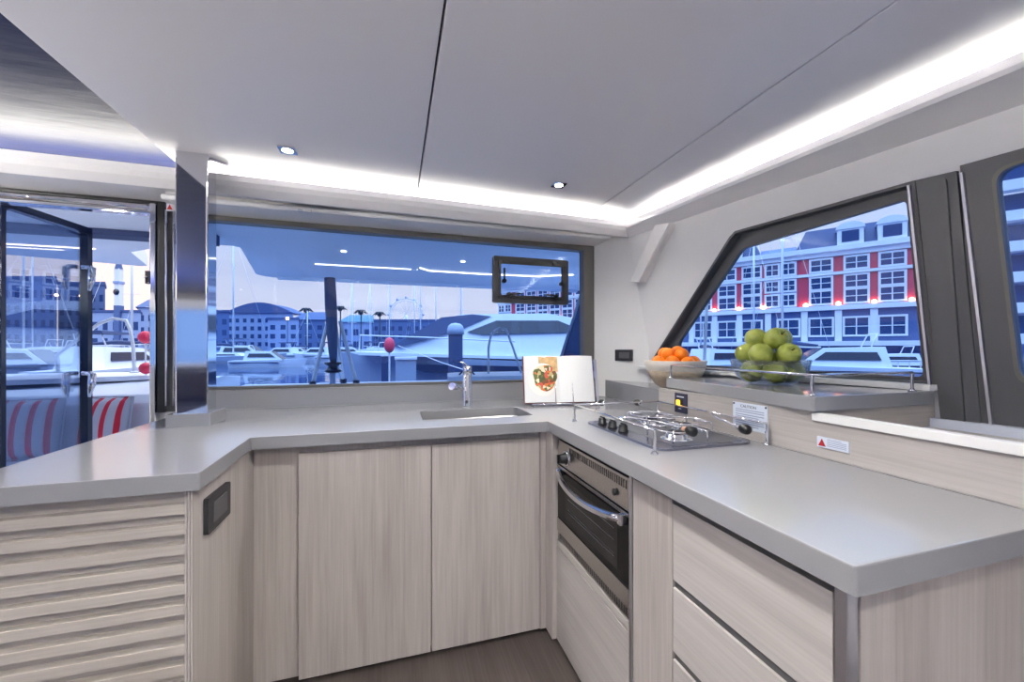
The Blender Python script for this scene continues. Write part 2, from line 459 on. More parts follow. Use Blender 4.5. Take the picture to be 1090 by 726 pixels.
t = thing('window_3', None, None, (1.7, .2, 1.4), kind='structure')
hole3 = rpoly([(.686, 1.708), (.655, 1.10), (-.62, 1.10), (-.62, 1.708)], .045, 6)
obj('window_frame', B().plate([(.737, .953), (.747, 1.744), (-.705, 1.744), (-.705, .953)], [hole3], wmap, -.008, .03), M['darkpanel'], t)
obj('window_pane', B().plate([(.70, 1.08), (.71, 1.72), (-.64, 1.72), (-.64, 1.08)], [], wmap, .012, .016), M['glass'], t)
hole3b = rpoly([(.690, 1.712), (.659, 1.096), (-.624, 1.096), (-.624, 1.712)], .045, 6)
obj('window_seal', B().plate(hole3b, [rpoly([(.682, 1.704), (.651, 1.104), (-.616, 1.104), (-.616, 1.704)], .045, 6)], wmap, -.010, 0), M['bronze'], t)
t = thing('window_4', None, None, (1.9, -1.7, 1.4), kind='structure')
obj('window_frame', B().plate([(-.838, .953), (-.838, 1.744), (-2.602, 1.744), (-2.602, .953)], [rpoly([(-.9, 1.1), (-.9, 1.71), (-2.5, 1.71), (-2.5, 1.1)], .045, 6)], wmap, -.008, .03), M['darkpanel'], t)
obj('window_pane', B().plate([(-.88, 1.08), (-.88, 1.72), (-2.53, 1.72), (-2.53, 1.08)], [], wmap, .012, .016), M['glass'], t)

# graphite mullion panel between the side windows
t = thing('mullion_panel', 'dark graphite panel standing between the two side windows', 'panel', (1.66, .78, .95))
obj('panel', B().plate([(.838, 1.735), (.804, .955), (.722, .945), (.752, 1.73)], [], wmap, -.014, .0), M['darkpanel'], t)
obj('raised_face', B().plate(rpoly([(.825, 1.72), (.797, 1.09), (.752, .97), (.770, 1.715)], .01), [], wmap, -.022, -.0135), M['darkpanel'], t)
def wstrip(p, q, w, o0, o1):
    return B().plate([(p[0]+w, p[1]), (p[0]-w, p[1]), (q[0]-w, q[1]), (q[0]+w, q[1])], [], wmap, o0, o1)
obj('edge_strip', wstrip((.855, 1.725), (.826, 1.085), .003, -.016, .002), M['alu'], t)
obj('edge_strip', wstrip((.742, 1.72), (.702, .947), .003, -.018, .002), M['alu'], t)
struct('trim_4', B().plate([(2.0, 1.098), (2.0, 1.083), (.81, 1.068), (.81, 1.086)], [], wmap, -.05, .02), M['white'])

# corner brace
a = [(1.905, 1.865), (1.76, 1.865), (1.955, 1.565), (2.055, 1.585)]
t = thing('corner_brace', 'slanting white brace between ceiling cove and corner wall', 'brace', (1.36, 1.9, 1.55))
ctr = [(1.332, 1.985, 1.585), (1.354, 1.895, 1.72), (1.374, 1.795, 1.862)]
bb = B()
def brace_frames():
    fs = []
    for (x, y, z), w in zip(ctr, (.042, .052, .064)):
        fs.append((lambda X, Y, Z, W: lambda u, v: (X+.02*1-v*.95-u*W*.1, Y+u*W-v*.25, Z+.18*u*W))(x, y, z, w))
    return fs
pr = [(-1, -.06), (1, -.06), (1, .022), (.8, .034), (-.8, .034), (-1, .022)]
obj('strut', bb.sweep(pr, brace_frames()), M['white'], t)

# saloon behind the viewpoint
b = B().plate([(-3.4, 0), (2.3, 0), (2.3, 2.04), (-3.4, 2.04)], [[(-3.1, .95), (2.0, .95), (2.0, 1.78), (-3.1, 1.78)]], lambda u, v, q: (u, q, v), -3.26, -3.2)
struct('wall_front', b, M['darkpanel'])
struct('added_trim_low', B().box(-3.3, 2.1, -3.2, -3.05, .93, .98, .01), M['white'])  # unseen white ledge added as a pale band in the pillar's reflection
struct('added_trim_high', B().box(-3.3, 2.1, -3.2, -3.12, 1.77, 1.9, .01), M['white'])  # second unseen band, added to brighten what the pillar mirrors
t = thing('added_sofa', 'added navy sofa behind the viewpoint, reflected in the pillar', 'sofa', (-1.9, -2.8, 0))  # unseen sofa added so the steel pillar reflects navy
obj('base', B().box(-3.2, -.75, -3.15, -2.45, 0, .30, .02), M['white'], t)
obj('seat_cushion', B().box(-3.18, -.77, -3.0, -2.43, .30, .45, .04), M['navy'], t)
obj('backrest', B().box(-3.18, -.77, -3.17, -2.95, .45, .90, .04), M['navy'], t)
b = B().plate([(-3.3, 0), (2.4, 0), (2.4, 2.04), (-3.3, 2.04)], [[(-3, .95), (-.1, .95), (-.1, 1.74), (-3, 1.74)], [(.2, .95), (2.1, .95), (2.1, 1.74), (.2, 1.74)]], lambda u, v, q: (q, u, v), -3.46, -3.4)
struct('wall_left', b, M['white'])
struct('wall_right', B().prism([(1.75, -3.2), (2.45, -3.2), (1.40, 2.3), (1.34, 2.3), (1.62, .6)], 0, .86) , M['white'])

# ------------------------------------------------------------------ worktop
def rect(x0, x1, y0, y1): return [(x0, y0), (x1, y0), (x1, y1), (x0, y1)]
top = rpoly([(-.95, 1.133), (-.453, 1.133), (-.466, 1.53), (.607, 1.522), (.607, .386), (1.128, .386), (1.128, 1.5), (1.20, 1.5), (1.285, 2.262), (-.95, 2.262)], .006, 3)
sinkhole = rbox2(.117, .600, 1.680, 1.944, .018, 4)
t = thing('worktop', 'long pale grey composite worktop running round the galley', 'countertop', (.3, 1.8, .857))
b = B().plate(top, [sinkhole], lambda u, v, q: (u, v, q), .857, .9)
es = [e for e in b.bm.edges if abs(e.verts[0].co.z-.9) < 1e-5 and abs(e.verts[1].co.z-.9) < 1e-5 and len(e.link_faces) == 2 and e.calc_face_angle(0) > 1]
bmesh.ops.bevel(b.bm, geom=es, offset=.003, segments=2, profile=.6, affect='EDGES')
obj('slab', b, M['counter'], t)
t = thing('window_upstand', 'low grey composite upstand between worktop and wide window', 'upstand', (.1, 2.26, .9))
obj('board', B().box(-.95, 1.236, 2.2625, 2.2695, .9, .994, .001), M['counter'], t)

# ------------------------------------------------------------------ sink and tap
t = thing('kitchen_sink', 'rectangular stainless sink let into the worktop under the window', 'sink', (.36, 1.81, .72))
b = B()
o_, i_ = rbox2(.111, .606, 1.674, 1.950, .02), rbox2(.122, .595, 1.685, 1.939, .02)
o2 = rbox2(.123, .594, 1.686, 1.938, .03)
bs = rbox2(.135, .582, 1.698, 1.926, .04)
def loft(b, loops, close_last=True):
    R = [[b.bm.verts.new(p) for p in l] for l in loops]
    for A, C in zip(R, R[1:]):
        n = len(A)
        for k in range(n):
            f = b.bm.faces.new((A[k], A[(k+1) % n], C[(k+1) % n], C[k])); f.smooth = True
    if close_last: b.bm.faces.new(R[-1])
    return b
Zs = lambda l, z: [(x, y, z) for x, y in l]
loft(b, [Zs(o_, .857), Zs(o_, .8565), Zs(o_, .71), Zs(i_, .709)])
loft(b, [Zs(o_, .857), Zs(i_, .8569), Zs(o2, .74), Zs(bs, .722)])
obj('basin', b, M['sinksteel'], t)
obj('drain', B().lathe([(0, .722), (.038, .722), (.042, .726), (.036, .728), (.03, .7245), (0, .7245)], (.40, 1.83, 0), 24), M['chrome'], t)

t = thing('mixer_tap', 'chrome single lever mixer tap behind the sink', 'tap', (.365, 2.05, .9))
obj('body', B().lathe([(0, .9), (.026, .9), (.026, .906), (.0235, .909), (.0235, 1.062), (.0225, 1.064), (.0225, 1.067), (.0235, 1.069), (.0235, 1.104), (.021, 1.108), (0, 1.108)], (.365, 2.05, 0), 28), M['chrome'], t)
sp0, sp1 = V((.36, 2.045, .985)), V((.285, 1.955, 1.010))
obj('spout', B().tube([sp0, sp0.lerp(sp1, .5), sp1], .0125, 14), M['chrome'], t)
d = (sp1-sp0).normalized()
obj('nozzle', B().tube([sp1-d*.005, sp1+d*.012, sp1+d*.028], .019, 16, rr=[.0165, .019, .018]), M['chrome'], t)
obj('lever', B().tube([(.365, 2.05, 1.105), (.352, 2.045, 1.120), (.322, 2.03, 1.134)], .0045, 10, rr=[.007, .005, .004]), M['chrome'], t)
obj('sensor_dot', B().lathe([(0, 0), (.008, 0), (.008, .003), (0, .003)], (.357, 2.028, .925), 14, (-.3, -.95, 0)), M['greyplate'], t)

# ------------------------------------------------------------------ cabinets
# back run
t = thing('sink_cabinet', 'pale ash double door cabinet under the sink', 'cabinet', (.1, 1.9, 0))
obj('carcass', B().box(-.335, .597, 1.585, 2.24, .022, .70) if False else B().box(-.330, .596, 1.582, 1.66, .03, .856), M['woodz'], t)
obj('carcass_side', B().box(-.330, -.312, 1.66, 2.24, .03, .856), M['woodz'], t)
obj('carcass_side', B().box(.610, .626, 1.62, 2.24, .03, .70), M['woodz'], t)
obj('door', B().box(-.326, .1345, 1.558, 1.581, .024, .826, .0015), M['woodz'], t)
obj('door', B().box(.1385, .585, 1.558, 1.581, .024, .826, .0015), M['woodz'], t)
obj('plinth', B().box(-.45, .62, 1.62, 1.64, 0, .03), M['black'], t)
t = thing('filler_panel', 'plain narrow ash panel left of the sink cabinet doors', 'panel', (-.4, 1.6, 0))
obj('board', B().box(-.474, -.331, 1.583, 1.60, .02, .856, .001), M['woodz'], t)
obj('head_rail', B().box(-.474, -.331, 1.60, 1.64, .80, .856, .001), M['woodz'], t)
t = thing('corner_post', 'narrow vertical ash post in the corner beside the oven', 'panel', (.61, 1.55, 0))
obj('post', B().box(.587, .612, 1.556, 1.580, .022, .856, .001), M['woodz'], t)
obj('return_strip', B().box(.612, .640, 1.487, 1.580, .022, .856, .001), M['woodz'], t)

# oven housing
t = thing('oven_housing', 'pale ash housing around the built-in oven with flap below', 'cabinet', (.7, 1.22, 0))
obj('flap', B().box(.630, .650, .964, 1.485, .026, .398, .0015), M['woody'], t)
obj('ledge_rail', B().box(.632, .70, .964, 1.485, .402, .428, .002), M['woody'], t)
obj('side_strip', B().box(.626, .66, .9505, .9625, .02, .856, .001), M['alu'], t)
obj('shelf', B().box(.66, 1.10, .966, 1.483, .415, .428), M['woody'], t)
obj('plinth', B().box(.672, .69, .43, 1.60, 0, .03), M['black'], t)
t = thing('built_in_oven', 'stainless built-in oven with black glass door under the hob', 'oven', (.8, 1.22, .43))
obj('casing', B().box(.645, 1.05, .972, 1.478, .434, .835), M['greyplate'], t)
b = B().box(.633, .645, .967, 1.482, .738, .834, .002)
fp = obj('control_panel', b, M['steel'], t)
b = B()
for i in range(36):
    y = .985+i*.0122
    if abs(y-1.395) < .03: continue
    b.box(.6322, .6332, y, y+.005, .800, .824)
obj('vent_slots', b, M['black'], fp)
kn = obj('knob', B().lathe([(0, 0), (.024, 0), (.024, .006), (.019, .008), (.017, .028), (.012, .03), (0, .03)], (.633, 1.398, .777), 24, (-1, 0, 0)), M['black'], t)
obj('knob_ring', B().lathe([(.024, 0), (.031, 0), (.029, .004), (.024, .004)], (.633, 1.398, .777), 24, (-1, 0, 0)), M['chrome'], kn)
obj('knob_grip', B().box(.596, .606, 1.394, 1.402, .760, .794, .002), M['black'], kn)
obj('button', B().lathe([(0, 0), (.011, 0), (.010, .008), (0, .009)], (.633, 1.043, .772), 18, (-1, 0, 0)), M['black'], t)
dr = obj('oven_door', B().box(.632, .645, .970, 1.478, .470, .734, .002), M['ovenglass'], t)
obj('inner_window', B().box(.6312, .6322, 1.03, 1.40, .545, .690, .0004), M['ovencav'], dr)
b = B()
for z in (.575, .585, .625, .66): b.box(.6304, .6312, 1.05, 1.38, z, z+.002)
obj('rack_lines', b, M['greyplate'], dr)
obj('door_frame', B().box(.629, .633, .968, 1.478, .468, .522, .001), M['steel'], dr)
obj('door_frame', B().box(.629, .633, .968, 1.478, .724, .734, .001), M['steel'], dr)
b = B()
hp = []
for k in range(17):
    f = k/16; y = .985+f*.46; bow = math.sin(PI*f)
    hp.append((.622-.034*bow**.6, y, .716-.022*bow))
b.tube(hp, .012, 12)
hd = obj('handle', b, M['chrome'], dr)
obj('handle_foot', B().box(.608, .634, .978, .996, .700, .730, .003), M['chrome'], hd)
obj('handle_foot', B().box(.608, .634, 1.434, 1.452, .700, .730, .003), M['chrome'], hd)
b = B().box(.634, .645, .968, 1.482, .434, .466, .001)
vp = obj('lower_vent', b, M['steel'], t)
b = B()
for i in range(38): b.box(.6332, .6342, .985+i*.0127, .9905+i*.0127, .440, .460)
obj('vent_slots', b, M['black'], vp)

# drawer unit
t = thing('drawer_unit', 'pale ash drawer unit with finger grooves at the near end', 'cabinet', (.85, .65, 0))
obj('filler', B().box(.630, .650, .789, .949, .02, .842, .001), M['woodz'], t)
obj('carcass', B().box(.652, 1.12, .432, .946, .03, .856), M['backing'], t)
for z0, z1 in ((.655, .834), (.486, .636), (.26, .467), (.03, .241)):
    f = B().box(.630, .650, .431, .786, z0, z1, .0015)
    dw = obj('drawer', f, M['woody'], t)
    obj('groove', B().box(.636, .652, .431, .786, z0-.0185, z0-.0005), M['greyplate'], dw) if z0 > .1 else None
obj('corner_trim', B().box(.628, .652, .4105, .4275, .01, .8565, .002), M['alu'], t)
for x in (.634, .640, .646): pass
obj('end_panel', B().box(.653, 1.126, .408, .426, .01, .843, .001), M['woodz'], t)
obj('shadow_rail', B().box(.655, 1.12, .414, .426, .843, .8565), M['greyplate'], t)

# peninsula with louvred front
t = thing('louvred_cabinet', 'pale ash cabinet with horizontal louvre slats on the left', 'cabinet', (-.7, 1.3, 0))
obj('side_panel', B().box(-.490, -.474, 1.17, 1.60, .02, .856, .001), M['woodz'], t)
b = B().box(-.9, -.490, 1.168, 1.184, .02, .856)
b.box(-.915, -.900, 1.15, 2.2, .02, .856)
obj('carcass', b, M['woodx'], t)
b = B()
z = .822
zt = .8375
for i in range(17):
    z1 = .822-i*.0487
    if z1 < .05: break
    b.box(-.90, -.489, 1.146, 1.170, z1-.0245, z1, .0015)
obj('louvre_slats', b, M['woodx'], t)
b = B()
for x in (-.489, -.4830, -.4770): b.box(x, x+.0045, 1.146, 1.172, .01, .8565, .001)
obj('corner_trim', b, M['alu'] if False else M['woodz'], t)
b = B().box(-.4745, -.470, 1.170, 1.176, .01, .856)
t = thing('socket_plate', 'black double socket plate on the side of the louvred cabinet', 'socket', (-.474, 1.28, .76))
obj('plate', B().prism_x(rbox2(1.205, 1.349, .716, .810, .004), -.4735, -.462, .001), M['blacksoft'], t)
obj('insert', B().prism_x(rbox2(1.235, 1.322, .737, .790, .003), -.4622, -.4602, .0005), M['greyplate'], t)

# ------------------------------------------------------------------ raised side shelf, backsplash and ledge
t = thing('side_backsplash', 'pale ash backsplash with white top rail behind the right worktop', 'backsplash', (1.14, 1, .9))
obj('board', B().box(1.128, 1.146, -.6, 1.5, .9, 1.0, .001), M['woody'], t)
obj('top_rail', B().box(1.120, 1.150, -.6, .822, .999, 1.021, .002), M['white'], t)
obj('upper_board', B().box(1.128, 1.146, .823, 1.5, 1.0, 1.0245), M['woody'], t)
obj('ledge', B().prism([(1.146, -.6), (1.86, -.6), (1.66, .81), (1.146, .81)], .930, .952), M['woody'], t)
t = thing('raised_shelf', 'raised grey composite shelf under the side window carrying the apple bowl', 'shelf', (1.35, 1.1, 1.025))
sh = rpoly([(1.108, .806), (1.618, .806), (1.535, 1.20), (1.478, 1.505), (1.168, 1.505)], .006, 3)
obj('slab', B().prism(sh, 1.025, 1.067, .003), M['counter'], t)
obj('end_board', B().prism([(1.148, .823), (1.652, .823), (1.648, .840), (1.148, .840)], .952, 1.0245), M['woodx'], t)
t = thing('corner_ledge', 'lower grey composite ledge in the corner carrying the orange bowl', 'shelf', (1.33, 1.8, .95))
obj('slab', B().prism(rpoly([(1.192, 1.512), (1.475, 1.512), (1.42, 1.9), (1.275, 2.24), (1.268, 2.24)], .004, 2), .901, 1.004, .002), M['counter'], t)
obj('end_post', B().box(1.150, 1.166, 1.5005, 1.512, .9, 1.02, .001), M['greyplate'], t)

# guard rail on the shelf
t = thing('shelf_rail', 'thin chrome guard rail round the raised shelf', 'rail', (1.3, 1.0, 1.067))
P = [(1.182, 1.488), (1.128, .826), (1.548, .826)]
for i, (x, y) in enumerate(P):
    p = obj('post', B().cyl((x, y, 1.067), (x, y, 1.124), .0045, 12), M['chrome'], t)
    obj('post_foot', B().lathe([(0, 0), (.011, 0), (.010, .004), (.006, .006), (.0045, .010), (0, .010)], (x, y, 1.067), 16), M['chrome'], p)
obj('bar', B().tube([(1.182, 1.488, 1.125), (1.133, .90, 1.125), (1.1285, .835, 1.125), (1.136, .8265, 1.125), (1.18, .826, 1.125), (1.548, .826, 1.125)], .0042, 10), M['chrome'], t)

# signs on the backsplash
RX = Matrix(((0, 0, -1), (-1, 0, 0), (0, 1, 0)))
t = thing('caution_sign', 'white printed caution notice screwed to the backsplash below the shelf', 'sign', (1.126, 1.03, .97))
obj('plate', B().box(1.1255, 1.128, .964, 1.096, .930, 1.017, .0004), M['label'], t)
text('lettering', 'CAUTION', .0135, M['ink'], t, (1.1252, 1.034, 1.0015), RX, 'CENTER')
b = B()
for i, z in enumerate((.993, .986, .977, .970, .963, .955, .948, .940)):
    b.box(1.1249, 1.1256, .975+(.02 if i in (3, 7) else 0), 1.084, z, z+.003)
obj('fine_print', b, M['inkpale'], t)
for y in (.969, 1.091):
    for z in (.935, 1.012):
        obj('screw', B().lathe([(0, 0), (.0035, 0), (.003, .002), (0, .0025)], (1.1255, y, z), 10, (-1, 0, 0)), M['ink'], t)
t = thing('warning_label', 'small white label with red warning triangle on the backsplash', 'sign', (1.126, .77, .94))
obj('plate', B().box(1.1235, 1.128, .730, .810, .929, .958, .0004), M['label'], t)
obj('triangle', B().prism_x([(.806, .933), (.787, .933), (.7965, .953)], 1.1225, 1.1237), M['red'], t)
b = B()
for i in range(5): b.box(1.1230, 1.1236, .735+(.012 if i == 4 else 0), .783, .9355+i*.0043, .9372+i*.0043)
obj('fine_print', b, M['inkpale'], t)
t = thing('gas_switch', 'dark blue switch plate with lit amber rocker by the hob', 'switch', (1.126, 1.355, .975))
obj('plate', B().box(1.1225, 1.128, 1.320, 1.390, .936, 1.0165, .001), M['navy'], t)
obj('rocker', B().box(1.1165, 1.1225, 1.355, 1.374, .968, .988, .002), M['orange_led'], t, label='lit amber rocker')
obj('rocker_frame', B().box(1.1195, 1.1228, 1.343, 1.379, .964, .992, .001), M['black'], t)
obj('printed_mark', B().box(1.1219, 1.1226, 1.335, 1.377, 1.000, 1.004), M['label'], t)
obj('printed_mark', B().box(1.1219, 1.1226, 1.35, 1.366, .952, .955), M['label'], t)

# socket in the corner wall
cA, cB = V((1.228, 2.27, 0)), V((1.40, 1.96, 0)); cd = (cB-cA).normalized(); cn = V((cd.y, -cd.x, 0))
def cmap(u, v, q): p = cA+cd*u+cn*q; return (p.x, p.y, v)
t = thing('socket_plate', 'black double socket plate on the corner wall beside the oranges', 'socket', tuple(cA+cd*.2+V((0, 0, 1.16))))
obj('plate', B().plate(rbox2(.148, .262, 1.125, 1.193, .004), [], cmap, 0, .010), M['blacksoft'], t)
obj('insert', B().plate(rbox2(.176, .242, 1.141, 1.178, .003), [], cmap, .010, .012), M['greyplate'], t)

# ------------------------------------------------------------------ hob
t = thing('gas_hob', 'stainless gas hob let into the worktop above the oven', 'hob', (.91, 1.2, .9))
b = B().prism(rbox2(.735, 1.084, .972, 1.440, .03, 6), .9005, .908, .003)
pl = obj('hob_plate', b, M['hobsteel'], t)
obj('hob_well', B().prism(rbox2(.80, 1.066, .992, 1.415, .02, 5), .908, .9088, .0003), M['hobwell'], t)
def burner(x, y, r):
    bu = obj('burner', B().lathe([(0, .9085), (r*1.5, .9085), (r*1.5, .911), (r*1.25, .914), (r, .914), (r, .924), (r*.9, .926), (0, .926)], (x, y, 0), 28), M['chrome'], t)
    obj('burner_cap', B().lathe([(0, .926), (r*.82, .926), (r*.86, .929), (r*.8, .933), (0, .934)], (x, y, 0), 24), M['black'], bu)
    sp = B()
    for k in range(4):
        a = PI/4+k*PI/2; c, s = math.cos(a), math.sin(a)
        sp.tube([(x+c*.090, y+s*.090, .910), (x+c*.088, y+s*.088, .940), (x+c*.082, y+s*.082, .944), (x+c*.03, y+s*.03, .944)], .0028, 8)
    ring = [(x+.075*math.cos(2*PI*k/28), y+.075*math.sin(2*PI*k/28), .941) for k in range(29)]
    sp.tube(ring, .0026, 8, cap=False)
    obj('pan_support', sp, M['chrome'], bu)
burner(.875, 1.075, .033); burner(.998, 1.185, .030); burner(.965, 1.335, .036)
for y in (1.368, 1.293, 1.222):
    k = obj('knob', B().lathe([(0, .908), (.018, .908), (.018, .912), (.0155, .914), (.0145, .930), (.012, .932), (0, .932)], (.772, y, 0), 20), M['black'], t)
    obj('knob_grip', B().box(.769, .775, y-.014, y+.014, .930, .937, .0015), M['black'], k)

# fiddle rail and pot clamps round the hob
t = thing('hob_rail', 'chrome fiddle rail on four legs around the gas hob', 'rail', (.9, 1.2, .9))
PP = [(.712, 1.488), (.708, .960), (1.108, .950), (1.112, 1.487)]
for x, y in PP:
    p = obj('leg', B().cyl((x, y, .9), (x, y, .966), .0042, 12), M['chrome'], t)
    obj('leg_foot', B().lathe([(0, 0), (.011, 0), (.010, .003), (.006, .005), (.0042, .010), (0, .010)], (x, y, .9), 16), M['chrome'], p)
obj('front_bar', B().tube([(.712, 1.488, .967), (.708, .96, .967)], .0036, 10), M['chrome'], t)
obj('back_bar', B().tube([(1.112, 1.487, .967), (1.108, .95, .967)], .0036, 10), M['chrome'], t)
obj('end_bar', B().tube([(.712, 1.488, .967), (1.112, 1.487, .967)], .0036, 10), M['chrome'], t)
def clamp(label, path, tip, d, metalknob=False):
    c = thing('pot_clamp', label, 'pot clamp', path[0], 'pot clamps on the hob rail')
    obj('arm', B().tube(path, .003, 8), M['chrome'], c)
    d = V(d).normalized(); tip = V(tip)
    obj('grip', B().lathe([(0, 0), (.007, .001), (.013, .006), (.0155, .014), (.0155, .026), (.013, .033), (.006, .036), (0, .036)], tip-d*.002, 20, d), M['black'], c)
    obj('collar', B().lathe([(.003, 0), (.007, .001), (.007, .012), (.003, .013)], tip-d*.014, 14, d), M['peach'] if metalknob else M['chrome'], c)
clamp('curved pot clamp with black knob at the near front of the hob rail', [(.708, 1.15, .972), (.735, 1.12, .975), (.80, 1.06, .968), (.835, .995, .958)], (.838, .985, .957), (.1, -1, -.05), True)
clamp('curved pot clamp with black knob at the near back of the hob rail', [(1.108, 1.20, .972), (1.08, 1.16, .974), (1.035, 1.06, .966), (1.02, .975, .957)], (1.019, .965, .956), (-.02, -1, -.05))
clamp('straight pot clamp with black knob behind the cookbook end of the hob', [(.76, 1.487, .971), (.80, 1.50, .966), (.86, 1.53, .960), (.885, 1.565, .957)], (.888, 1.57, .957), (.2, 1, 0))
clamp('straight pot clamp with black knob at the far back corner of the hob', [(1.03, 1.487, .971), (1.035, 1.50, .968), (1.04, 1.52, .962), (1.045, 1.528, .958)], (1.046, 1.532, .957), (.1, 1, 0))

# ------------------------------------------------------------------ cookbook on its stand
# axes of the open book: u along the spread, w up the leaning page, n towards the reader
O = V((.838, 1.93, .912)); u = V((.985, -.17, 0)).normalized(); fwd = V((-.17, -.985, 0)).normalized()
lean = math.radians(14)
w = (V((0, 0, 1))*math.cos(lean)-fwd*math.sin(lean)).normalized(); n = u.cross(w).normalized()
if n.dot(fwd) < 0: n = -n
def bk(a, h, q): return O+u*a+w*h+n*q
def page_surface(a0, a1, sag, h0, h1, q0, nn=10):
    b = B(); rows = []
    for i in range(nn+1):
        f = i/nn; a = a0+(a1-a0)*f
        g = abs(a)/.19
        q = q0+sag*(math.sin(min(1, g)*PI)*.9+.15*g)
        rows.append((b.bm.verts.new(bk(a, h0, q)), b.bm.verts.new(bk(a, h1, q)), b.bm.verts.new(bk(a, h1-.0, q-.010*(1-.3*g))), b.bm.verts.new(bk(a, h0, q-.010*(1-.3*g)))))
    for A, C in zip(rows, rows[1:]):
        for k in range(4): b.bm.faces.new((A[k], A[(k+1) % 4], C[(k+1) % 4], C[k])).smooth = False
    b.bm.faces.new(rows[0]); b.bm.faces.new(rows[-1][::-1])
    return b
HB = .250
t = thing('cookbook', 'open cookbook showing a salad picture on the worktop corner', 'book', tuple(O))
obj('page_block', page_surface(-.188, 0, .012, .002, HB, .014), M['paper'], t, label='left pages with the food picture')
obj('page_block', page_surface(0, .186, .016, .002, HB, .014), M['paper'], t, label='plain white right pages')
b = B()
b.poly3([bk(-.194, -.003, .000), bk(.192, -.003, .000), bk(.192, HB+.003, .000), bk(-.194, HB+.003, .000)],
        [bk(-.194, -.003, .003), bk(.192, -.003, .003), bk(.192, HB+.003, .003), bk(-.194, HB+.003, .003)])
obj('hard_cover', b, M['cover'], t)
def pq(a):
    g = abs(a)/.19; return .014+.012*(math.sin(min(1, g)*PI)*.9+.15*g)
def printed(outline, q):
    b = B(); pts = outline
    c = [b.bm.verts.new(bk(a, h, pq(a)+q)) for a, h in pts]
    # fan about the centre so that the print follows the curved page
    ca = sum(p[0] for p in pts)/len(pts); ch = sum(p[1] for p in pts)/len(pts)
    mid = [b.bm.verts.new(bk(ca+(a-ca)*.5, ch+(h-ch)*.5, pq(ca+(a-ca)*.5)+q)) for a, h in pts]
    cc = b.bm.verts.new(bk(ca, ch, pq(ca)+q)); N = len(pts)
    for i in range(N):
        j = (i+1) % N
        b.bm.faces.new((c[i], c[j], mid[j], mid[i])); b.bm.faces.new((mid[i], mid[j], cc))
    return b
def oval(ca, ch, ra, rh, nn=30, wob=0):
    return [(ca+ra*math.cos(2*PI*k/nn)*(1+wob*math.sin(5*2*PI*k/nn+.7)), ch+rh*math.sin(2*PI*k/nn)*(1+wob*math.sin(3*2*PI*k/nn))) for k in range(nn)]
pic = obj('food_picture', printed([(-.11, .165), (-.05, .165), (-.006, .165), (-.006, .21), (-.006, .245), (-.05, .246), (-.11, .246), (-.11, .21)], .0008), M['tan'], t)
obj('plate_print', printed(oval(-.090, .122, .078, .088), .0014), M['plate'], pic)
obj('salad_print', printed(oval(-.078, .134, .064, .070, wob=.08), .0020), M['food'], pic)
b = B()
for h in (.205, .192, .182): b.poly3([bk(.025, h, .0285), bk(.09-.02*(h < .185), h, .031), bk(.09-.02*(h < .185), h+.002, .031), bk(.025, h+.002, .0285)], [bk(.025, h, .029), bk(.09-.02*(h < .185), h, .0315), bk(.09-.02*(h < .185), h+.002, .0315), bk(.025, h+.002, .029)])
t2 = thing('book_stand', 'chrome wire book stand holding the open cookbook', 'book stand', tuple(O-V((0, 0, .012))))
b = B()
b.tube([bk(-.15, -.008, -.004), bk(.21, -.008, -.004)], .0035, 8)
b.tube([bk(-.15, -.008, .03), bk(.21, -.008, .03)], .0035, 8)
for a in (-.15, 0, .21): b.tube([bk(a, -.008, -.004), bk(a, -.008, .03)], .003, 8)
obj('base_rack', b, M['chrome'], t2)
for a in (-.03, .062): 
    obj('page_holder', B().tube([bk(a, -.008, .036), bk(a, .03, .043), bk(a, .098, .044)], .0024, 8), M['chrome'], t2)
obj('side_upright', B().poly3([bk(.197, -.008, -.004), bk(.212, -.008, -.004), bk(.212, .232, -.004), bk(.197, .232, -.004)], [bk(.197, -.008, .012), bk(.212, -.008, .012), bk(.212, .232, .012), bk(.197, .232, .012)]) and (lambda q: (q.poly3([bk(.197, -.008, -.004), bk(.212, -.008, -.004), bk(.212, .232, -.004), bk(.197, .232, -.004)], [bk(.197, -.008, .012), bk(.212, -.008, .012), bk(.212, .232, .012), bk(.197, .232, .012)]), q)[1])(B()), M['chrome'], t2)
pz = bk(-.10, -.008, -.02)
for a in (-.14, .20):
    p = bk(a, -.008, -.004); q = p-fwd*.05
    obj('back_foot', B().tube([p, (q.x, q.y, .9035)], .0032, 8), M['chrome'], t2)
for a in (-.14, .0, .20):
    p = bk(a, -.008, .03)
    obj('front_foot', B().tube([p, (p.x, p.y, .9005)], .0032, 8), M['chrome'], t2)

# ------------------------------------------------------------------ bowls of fruit
oc = V((1.312, 1.622, 1.004))
t = thing('fruit_bowl', 'cream and wood bowl holding oranges on the corner ledge', 'bowl', tuple(oc))
obj('shell', B().lathe([(0, .0), (.055, 0), (.066, .004), (.094, .024), (.117, .056), (.130, .090), (.126, .092), (.112, .060), (.088, .030), (.060, .012), (0, .010)], oc, 48), M['woodbowl'], t)
obj('rim_band', B().lathe([(.1298, .0895), (.138, .114), (.1435, .136), (.1415, .138), (.1375, .135), (.132, .113), (.1258, .0925)], oc, 48), M['ceramic'], t, label='cream glazed rim')

def place_copies(proto, spots, labels, group):
    kids = list(proto.children)
    for i, (p, r) in enumerate(spots):
        if i == 0: o = proto; 
        else:
            o = proto.copy(); COL.objects.link(o)
            for k in kids:
                c = k.copy(); COL.objects.link(c); c.parent = o
        o.location = p; o.rotation_euler = r
        o['label'] = labels[i]; o['group'] = group

